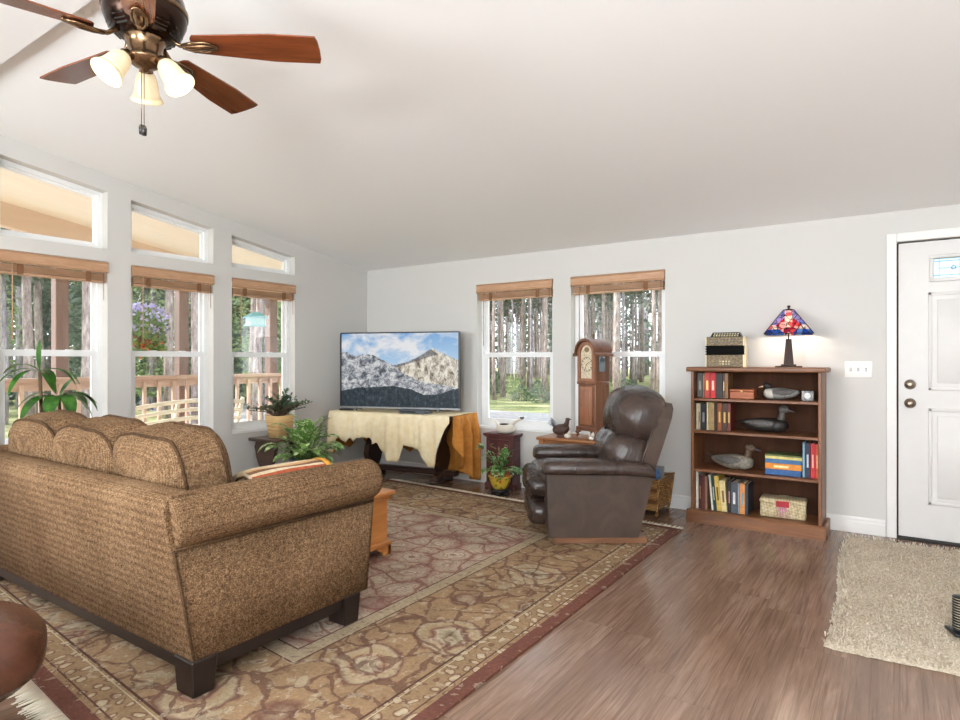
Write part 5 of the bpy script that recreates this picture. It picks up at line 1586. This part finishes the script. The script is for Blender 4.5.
d = t.n('ShaderNodeBsdfPrincipled'); d.inputs['Base Color'].default_value = lin('D8C8A4'); d.inputs['Roughness'].default_value = .15
ad = t.n('ShaderNodeAddShader'); t.t.links.new(e.outputs[0], ad.inputs[0]); t.t.links.new(d.outputs[0], ad.inputs[1]); t.t.links.new(ad.outputs[0], t.out.inputs[0])
M_rim = t.m
for k in range(3):
    a = R(150 + 120 * k)
    M = TR(0, 0, 0, 0, 0, a) @ TR(.060, 0, -.070) @ TR(ry=R(-36)) @ Matrix.Scale(-1, 4, (0, 0, 1)) @ Matrix.Scale(.88, 4)
    mb = MB(); mb.tube([(.03 * math.cos(a), .03 * math.sin(a), -.075), (.05 * math.cos(a), .05 * math.sin(a), -.078), M @ Vector((0, 0, .0)), M @ Vector((0, 0, .02))], [.012, .012, .014, .016], 10)
    mb.lathe([(0, 0), (.018, .0), (.026, .012), (.028, .03), (.024, .032), (0, .030)], 20, M=M); f_ = mb.obj('fitter_arm', M_fann, sw_)
    mb = MB(); mb.lathe([(.026, .022), (.034, .032), (.042, .055), (.046, .08), (.049, .105), (.056, .125), (.053, .125), (.046, .105), (.043, .08), (.039, .055), (.031, .034)], 32, M=M, cap=False)
    gs = mb.obj('lamp_shade', M_shade, fan)
    mb = MB(); mb.lathe([(.0555, .122), (.0625, .135), (.064, .141), (.060, .141), (.0535, .125)], 32, M=M, cap=False); mb.obj('shade_rim', M_rim, gs)
    mb = MB(); mb.sell((0, 0, .075), (.026, .026, .034), nu=20, nv=12, M=M); mb.obj('bulb', emis('fan_bulb', 'FFF0D8', 3), fan)
    p = M @ Vector((0, 0, .15)); light('fan_bulb_light', 'POINT', (FX + p.x, FY + p.y, FZ + p.z), (0, 0, 0), 1.2, (1, .88, .72), radius=.04)
for dx, L in ((-.006, .31), (.012, .318)):
    mb = MB(); mb.tube([(dx, -.01, -.10), (dx, -.01, -L)], .0014, 5); pc = mb.obj('pull_chain', M_fann, fan)
    mb = MB(); mb.lathe([(0, -L - .035), (.008, -L - .034), (.0095, -L - .01), (.006, -L), (0, -L)], 12, M=TR(dx, -.01, 0)); mb.obj('pull_knob', M_blackwood, pc)

# ------------------------------------------------------------------ boot brush on the mat
bb = thing('boot_brush', 'black bristled boot brush standing on the shag rug at the right edge', 'boot brush', (.262, 3.40, .036), R(20))
mb = MB(); mb.box(-.09, .09, -.05, .05, 0, .014, .004, 2); mb.obj('base', M_bez, bb)
mb = MB(); mb.tube([(-.045, 0, .01), (-.05, 0, .10), (-.03, 0, .165), (.03, 0, .165), (.05, 0, .10), (.045, 0, .01)], .012, 10); mb.obj('arch', M_bez, bb)
for s_ in (-1, 1):
    mb = MB(); mt = MB()
    prof = []
    for k in range(13): prof += [(.012, .016 + k * .0115), (.030, .019 + k * .0115), (.030, .023 + k * .0115), (.012, .0265 + k * .0115)]
    mb.lathe(prof, 20, M=TR(s_ * .049, 0, 0)); mb.obj('bristle_column', M_bez, bb)
    prof = []
    for k in range(12): prof += [(.013, .0255 + k * .0115), (.025, .0262 + k * .0115), (.025, .0282 + k * .0115), (.013, .0290 + k * .0115)]
    mt.lathe(prof, 16, M=TR(s_ * .049, 0, 0)); mt.obj('pale_tufts', M_cream, bb)

# ================================================================== outside
GZ = -.60
def ground_mat():
    t = NT('forest_floor_grass'); v = t.co()
    f = t.noise(v, .5, 4, .6); g = t.noise(v, 6, 4, .7)
    col = t.ramp(t.math('ADD', t.math('MULTIPLY', f, .5), t.math('MULTIPLY', g, .5)), [(.35, '626C4A'), (.5, '8C9268'), (.65, 'B0A884')])
    t.bsdf(col, 1, 0, t.bump(g, .6, .05), .1)
    return t.m
mb = MB(); mb.box(-110, 70, -60, 120, GZ - .2, GZ)
struct('ground', mb, ground_mat())
t = NT('gravel_drive'); v = t.co(); t.bsdf(t.ramp(t.noise(v, 5, 5, .7), [(.35, '868789'), (.65, 'A8A7A6')]), .95)
mb = MB(); mb.box(-60, 30, 11.5, 18.5, GZ, GZ + .02); mb.prism([(-17, -20), (-9, -20), (-9, 11.5), (-17, 11.5)], 'Z', GZ, GZ + .02)
struct('driveway', mb, t.m)
M_deck = wood('deck_cedar', 'C0A284', 'DCC4A6', 'Y', 5, .7)
M_soff = wood('soffit_pine', 'F1EAE2', 'FAF6F0', 'Y', 4, .6, 14)
M_rail = wood('rail_cedar', 'A48C80', 'D0B8A8', 'Y', 6, .7)
M_railz = wood('rail_cedar_upright', 'AC968A', 'D4BCAC', 'Z', 6, .7)
M_post = wood('post_cedar', '6E5A54', '8E746A', 'Z', 6, .7)
XD = -7.45
M_beam = wood('beam_cedar', 'D6BCA4', 'E4CEB8', 'Y', 4, .6, 14)
mb = MB()
for k in range(15): mb.box(XL - TH - .02 - .15 * (k + 1) + .005, XL - TH - .02 - .15 * k, -2.5, 6.6, -.09, -.05)
struct('deck_floor', mb, M_deck)
def zs(y): return zc(y) + .155 if y > YR else zc(YR) + .155 - .146 * (YR - y)
mb = MB()
mb.prism([(YR, zs(YR)), (6.4, zs(6.4)), (6.4, zs(6.4) + .2), (YR, zs(YR) + .2)], 'X', XD - .5, XL - TH)
mb.prism([(-3.3, zs(-3.3)), (YR, zs(YR)), (YR, zs(YR) + .2), (-3.3, zs(-3.3) + .2)], 'X', XD - .5, XL - TH)
struct('porch_roof', mb, M_soff)
mb = MB()
mb.prism([(YR, zs(YR) - .235), (6.4, zs(6.4) - .235), (6.4, zs(6.4)), (YR, zs(YR))], 'X', XD - .06, XD + .06)
mb.prism([(-3.3, zs(-3.3) - .235), (YR, zs(YR) - .235), (YR, zs(YR)), (-3.3, zs(-3.3))], 'X', XD - .06, XD + .06)
struct('porch_beam', mb, M_beam)
# house eave over the back windows
mb = MB(); mb.prism([(YB + TH, zc(YB + TH) + .02), (YB + TH + .35, zc(YB + TH + .35) + .02), (YB + TH + .35, zc(YB + TH + .35) + .16), (YB + TH, zc(YB + TH) + .16)], 'X', XL - TH, XR + TH)
struct('eave', mb, M_soff)

post_lab = ['porch post outside the leftmost window', 'porch post outside the middle left window', 'porch post outside the left-wall window nearest the corner']
for y, L in zip((2.9, 4.25, 5.58), post_lab):
    o = thing('porch_post', 'brown square cedar ' + L, 'post', (XD + .02, y, -.05), 0, 'porch posts')
    mb = MB(); mb.box(-.062, .062, -.062, .062, 0, zs(y) - .235 + .05, .006, 1); mb.obj('shaft', M_post, o)
    mb = MB(); mb.box(-.075, .075, -.075, .075, 0, .05, .004, 1); mb.obj('base_block', M_post, o)
rl = thing('porch_railing', 'reddish cedar porch railing with square balusters beyond the left windows', 'railing', (XD + .21, 3, -.05))
mb = MB(); mb.box(-.07, .07, -1.6, 3.2, 1.05, 1.09, .004, 1); mb.obj('cap_rail', M_rail, rl)
mb = MB(); mb.box(-.02, .02, -1.6, 3.2, .96, 1.05); mb.box(-.02, .02, -1.6, 3.2, .10, .17); mb.obj('side_rail', M_rail, rl)
for k in range(28):
    mb = MB(); mb.box(.02, .055, -1.58 + k * .172, -1.545 + k * .172, .06, 1.02); mb.obj('baluster', M_railz, rl)

# slatted garden bench on the deck
M_cast = plain('bench_white', 'E2DCCB', .5)
bn = thing('garden_bench', 'white slatted garden bench on the porch outside the middle left window', 'bench', (-5.95, 3.55, -.05), R(92))
mb0 = [MB() for _ in range(6)]
for k in range(6):
    z = .36 + k * .09; yb = .20 - k * .028
    mb0[k].tube([(-.62 + 1.24 * q / 12, yb - .05 * math.sin(PI * q / 12), z + .05 * math.sin(PI * q / 12)) for q in range(13)], .016, 8, flat=1.3)
    mb0[k].obj('back_slat', M_cast, bn)
for k in range(5):
    mb = MB(); mb.tube([(-.62, -.20 + k * .09, .40), (0, -.20 + k * .09, .385), (.62, -.20 + k * .09, .40)], .02, 8, flat=.5); mb.obj('seat_slat', M_cast, bn)
for x in (-.6, -.15, .25, .6):
    mb = MB(); mb.tube([(x, .24, 0), (x, .22, .38), (x, .05, .86)], .022, 8); mb.tube([(x, -.22, 0), (x, -.22, .38), (x, .22, .38)], .018, 8); mb.obj('leg_frame', M_cast, bn)

# hanging flower basket and bird feeder
hb = thing('hanging_basket', 'hanging basket of purple petunias beyond the middle left window', 'plant', (-7.45, 3.80, 1.42)); hb.scale = (1.08,) * 3
mb = MB(); mb.sell((0, 0, .06), (.15, .15, .13), fn=lambda p: Vector((p.x, p.y, min(p.z, .6)))); mb.obj('coir_bowl', fabric('coir', '6A4428', '94683E', 20), hb)
zt_ = (zs(3.80) - .235 - 1.42) / 1.08
mb = MB()
for k in range(3):
    a = 2 * PI * k / 3; mb.tube([(.18 * math.cos(a), .18 * math.sin(a), .14), (0, 0, .62)], .004, 5)
mb.tube([(0, 0, .6), (0, 0, zt_)], .005, 5); mb.obj('chain', M_bez, hb)
random.seed(51)
fm, pm, om = MB(), MB(), MB()
def quadcloud(mb, n, c, r, s0, s1, shell=.6):
    for _ in range(n):
        d = Vector((random.gauss(0, 1), random.gauss(0, 1), random.gauss(0, 1))).normalized() * random.uniform(shell, 1)
        p = Vector((c[0] + d.x * r[0], c[1] + d.y * r[1], c[2] + d.z * r[2]))
        a = Vector((random.gauss(0, 1), random.gauss(0, 1), random.gauss(0, 1))).normalized(); b = a.orthogonal().normalized()
        s = random.uniform(s0, s1)
        mb.add([p - a * s, p + b * s * .6, p + a * s, p - b * s * .6], [(0, 1, 2, 3)])
quadcloud(fm, 420, (0, 0, .18), (.25, .25, .22), .025, .045); quadcloud(fm, 420, (0, 0, .03), (.25, .25, .20), .02, .04)
quadcloud(pm, 260, (0, 0, .25), (.27, .27, .20), .022, .036, .85); quadcloud(om, 70, (0, 0, .0), (.22, .22, .17), .02, .035, .8)
o = fm.obj('foliage', leafmat('basket_leaf', '3E6A2E', '86A858'), hb); o['kind'] = 'stuff'
o = pm.obj('purple_blooms', leafmat('petunia', '8E88CC', 'D0CEF0'), hb); o['kind'] = 'stuff'
o = om.obj('orange_blooms', leafmat('orange_bloom', 'B8542A', 'DE8E50'), hb); o['kind'] = 'stuff'
fd = thing('bird_feeder', 'turquoise bird feeder hanging beyond the left-wall window nearest the corner', 'bird feeder', (-7.05, 5.05, 1.70)); fd.scale = (.8, .75, .8)
M_turq = plain('feeder_turquoise', '7CC4D8', .4)
mb = MB(); mb.loft([[Vector((x, y, z)) for x, y in ((-.10 * s_, -.20 * s_), (.10 * s_, -.20 * s_), (.10 * s_, .20 * s_), (-.10 * s_, .20 * s_))] for z, s_ in ((.10, 1.0), (.20, .25))], smooth=False); mb.obj('roof', M_turq, fd)
mb = MB(); mb.box(-.07, .07, -.15, .15, -.02, .10); mb.obj('seed_box', plain('feeder_box', 'A8D4DC', .4), fd)
mb = MB(); mb.box(-.09, .09, -.18, .18, -.035, -.02); mb.obj('tray', M_turq, fd)
mb = MB(); mb.tube([(0, 0, .19), (0, 0, (zs(5.05) - 1.70) / .8)], .004, 5); mb.obj('hanger', M_bez, fd)

# ------------------------------------------------------------------ trees
def barkmat(name, c1, c2, c3):
    t = NT(name); v = t.co()
    f = t.noise(t.mapping(v, (1, 1, .3)), 9, 5, .7)
    t.bsdf(t.ramp(f, [(.32, c1), (.5, c2), (.68, c3)]), .95, 0, t.bump(f, .7, .03), .1)
    return t.m
M_trunk = barkmat('pine_bark', '665854', '988A84', 'C2B6B0')
M_trunkg = barkmat('grey_bark', '625C60', '9C949A', 'C4BCBE')
M_needle = leafmat('pine_needles', '39483A', '6A7C62')
M_needled = leafmat('spruce_needles', '3A4C40', '6E8668')
M_bright = leafmat('aspen_leaves', '687E50', 'A2B680')
def foliage_mesh(n, rfun, z0, z1, s0, s1, seed):
    random.seed(seed); mb = MB()
    for _ in range(n):
        z = z0 + (z1 - z0) * random.random() ** 1.15
        r = rfun((z - z0) / (z1 - z0)) * math.sqrt(random.uniform(.12, 1)); a = random.uniform(0, 2 * PI)
        # gather into boughs
        a = round(a * 5 / PI) * PI / 5 + random.gauss(0, .22) + z * .9
        p = Vector((r * math.cos(a), r * math.sin(a), z - r * .25))
        d = Vector((math.cos(a), math.sin(a), random.uniform(-.6, .3))) + Vector((random.gauss(0, .5), random.gauss(0, .5), random.gauss(0, .4)))
        d.normalize(); s_ = d.orthogonal().normalized(); s_ = (Matrix.Rotation(random.uniform(0, PI), 3, d) @ s_)
        s = random.uniform(s0, s1)
        mb.add([p - d * s, p + s_ * s * .38, p + d * s, p - s_ * s * .38], [(0, 1, 2, 3)])
    return mb
def trunk_mesh(h, r, twigs, seed, n=10):
    random.seed(seed); mb = MB()
    lean = random.uniform(-.02, .02)
    mb.tube([(lean * z * .4 + .04 * math.sin(z), .03 * math.cos(z * .7), z) for z in [h * k / 8 for k in range(9)]], [r * (1.25 if k == 0 else 1 - .7 * k / 8) for k in range(9)], n)
    for _ in range(twigs):
        z = random.uniform(1.2, h * .6); a = random.uniform(0, 2 * PI); L = random.uniform(.2, .5)
        mb.tube([(0, 0, z), (L * .5 * math.cos(a), L * .5 * math.sin(a), z + .05), (L * math.cos(a), L * math.sin(a), z - random.uniform(0, .25))], [.022, .015, .006], 4)
    return mb
def proto(name, label, cat, group, trunk, foliage, tm, fm):
    o = thing(name, label, cat, (0, 0, GZ), 0, group)
    trunk.obj('trunk', tm, o)
    if foliage: f = foliage.obj('foliage', fm, o); f['kind'] = 'stuff'
    return o
LB = 'tall bare-trunked pine in the forest beyond the driveway outside the back windows'
LL = 'tall pine trunk in the woods beyond the porch railing'
LS = 'dark green spruce among the trees beyond the porch railing'
LA = 'bright leafy green tree beyond the porch railing'
LH = 'low green shrub at the forest edge beyond the driveway'
crownp = lambda q: .5 * (1 - q) ** .6 + .08
P_pine = [proto('pine_tree', LB, 'tree', 'pines beyond the driveway', trunk_mesh(15, (.10, .085, .15)[k], 14, 60 + k), foliage_mesh(700, crownp, 6.5, 15.5, .12, .26, 70 + k), (M_trunk, M_trunkg, M_trunk)[k], M_needle) for k in range(3)]
P_pinel = [proto('pine_tree', LL, 'tree', 'pines beyond the porch', trunk_mesh(15, (.14, .11)[k], 10, 64 + k), foliage_mesh(900, crownp, 4.5, 15.5, .12, .26, 74 + k), (M_trunk, M_trunkg)[k], M_needle) for k in range(2)]
P_spr = [proto('spruce_tree', LS, 'tree', 'spruces beyond the porch', trunk_mesh(9, .13, 0, 80 + k), foliage_mesh(2600, lambda q: 1.9 * (1 - q) ** .85 + .05, .5, 10, .12, .30, 84 + k), M_trunk, M_needled) for k in range(2)]
P_asp = [proto('leafy_tree', LA, 'tree', 'leafy trees beyond the porch', trunk_mesh(7, .09, 6, 90 + k), foliage_mesh(2200, lambda q: 1.5 * math.sin(PI * (.12 + .85 * q)), .8, 8, .07, .16, 94 + k), M_trunkg, M_bright) for k in range(2)]
P_shr = [proto('shrub', LH, 'shrub', 'shrubs beyond the driveway', trunk_mesh(.5, .03, 0, 98 + k), foliage_mesh(500, lambda q: .8 * math.sin(PI * (.2 + .75 * q)), .05, 1.2, .05, .12, 99 + k), M_trunk, (M_needled, M_bright)[k]) for k in range(2)]
used = set()
def plant(protos, k, x, y, rz, sc):
    p = protos[k % len(protos)]
    if p.name not in used:
        used.add(p.name); o = p; o.location = (x, y, GZ); o.rotation_euler = (0, 0, rz)
    else: o = copy_tree(p, (x, y, GZ), rz)
    o.scale = (sc, sc, sc)
placed = []
def scatter(protos, n, area, seed, rad, sc=(.85, 1.2)):
    random.seed(seed); k = 0; tries = 0
    while k < n and tries < 12000:
        tries += 1
        x, y = area(); q = random.uniform(*sc)
        if all((x - a) ** 2 + (y - b) ** 2 > (rad * q + r_) ** 2 for a, b, r_ in placed):
            placed.append((x, y, rad * q)); plant(protos, k, x, y, random.uniform(0, 6.28), q); k += 1
def back_area(y0, y1):
    def f():
        y = y0 + (y1 - y0) * random.random() ** .8; return y * random.uniform(-.86, -.20), y
    return f
def left_area(x0, x1):
    def f():
        x = -(x0 + (x1 - x0) * random.random() ** .8); return x, -x * random.uniform(.16, 1.0)
    return f
for k_, (x_, y_) in enumerate(((-19.1, 6.7), (-23.1, 8.4), (-17.4, 7.4), (-15.5, 11.2), (-17.7, 12.6), (-15.9, 9.5))):
    placed.append((x_, y_, .8)); plant(P_pinel, 2 * k_, x_, y_, k_ * 1.1, .95)
scatter(P_spr, 15, left_area(20, 42), 104, 2.0, (.7, 1.2))
scatter(P_asp, 15, left_area(18.5, 34), 105, 1.55, (.6, 1.1))
scatter(P_pinel, 70, left_area(17.6, 45), 103, .78)
scatter(P_pine, 150, back_area(23.5, 56), 101, .78)
scatter(P_shr, 40, back_area(23, 34), 102, .95, (.6, 1.2))
# the far forest closes the view
random.seed(111); fm, tm_ = MB(), MB()
for k in range(240):
    if k % 2: y = random.uniform(61, 76); x = y * random.uniform(-.95, -.12)
    else: x = -random.uniform(52, 66); y = -x * random.uniform(.1, .95)
    tm_.tube([(x, y, GZ), (x, y, 9)], [.2, .12], 5)
    for _ in range(60):
        z = random.uniform(.2, 10); a = random.uniform(0, 6.28); r = random.uniform(.2, 2.0) * (1.15 - z / 11)
        p = Vector((x + r * math.cos(a), y + r * math.sin(a), z)); d = Vector((random.gauss(0, 1), random.gauss(0, 1), random.gauss(0, .7))).normalized(); b = d.orthogonal().normalized(); s = random.uniform(.2, .5)
        fm.add([p - d * s, p + b * s * .5, p + d * s, p - b * s * .5], [(0, 1, 2, 3)])
o = thing('distant_trees', 'distant band of pine forest closing the view behind the nearer trees', 'forest', (0, 0, 0)); o['kind'] = 'stuff'
a = tm_.obj('trunks', M_trunkg, o); a['kind'] = 'stuff'; a = fm.obj('foliage', M_needled, o); a['kind'] = 'stuff'
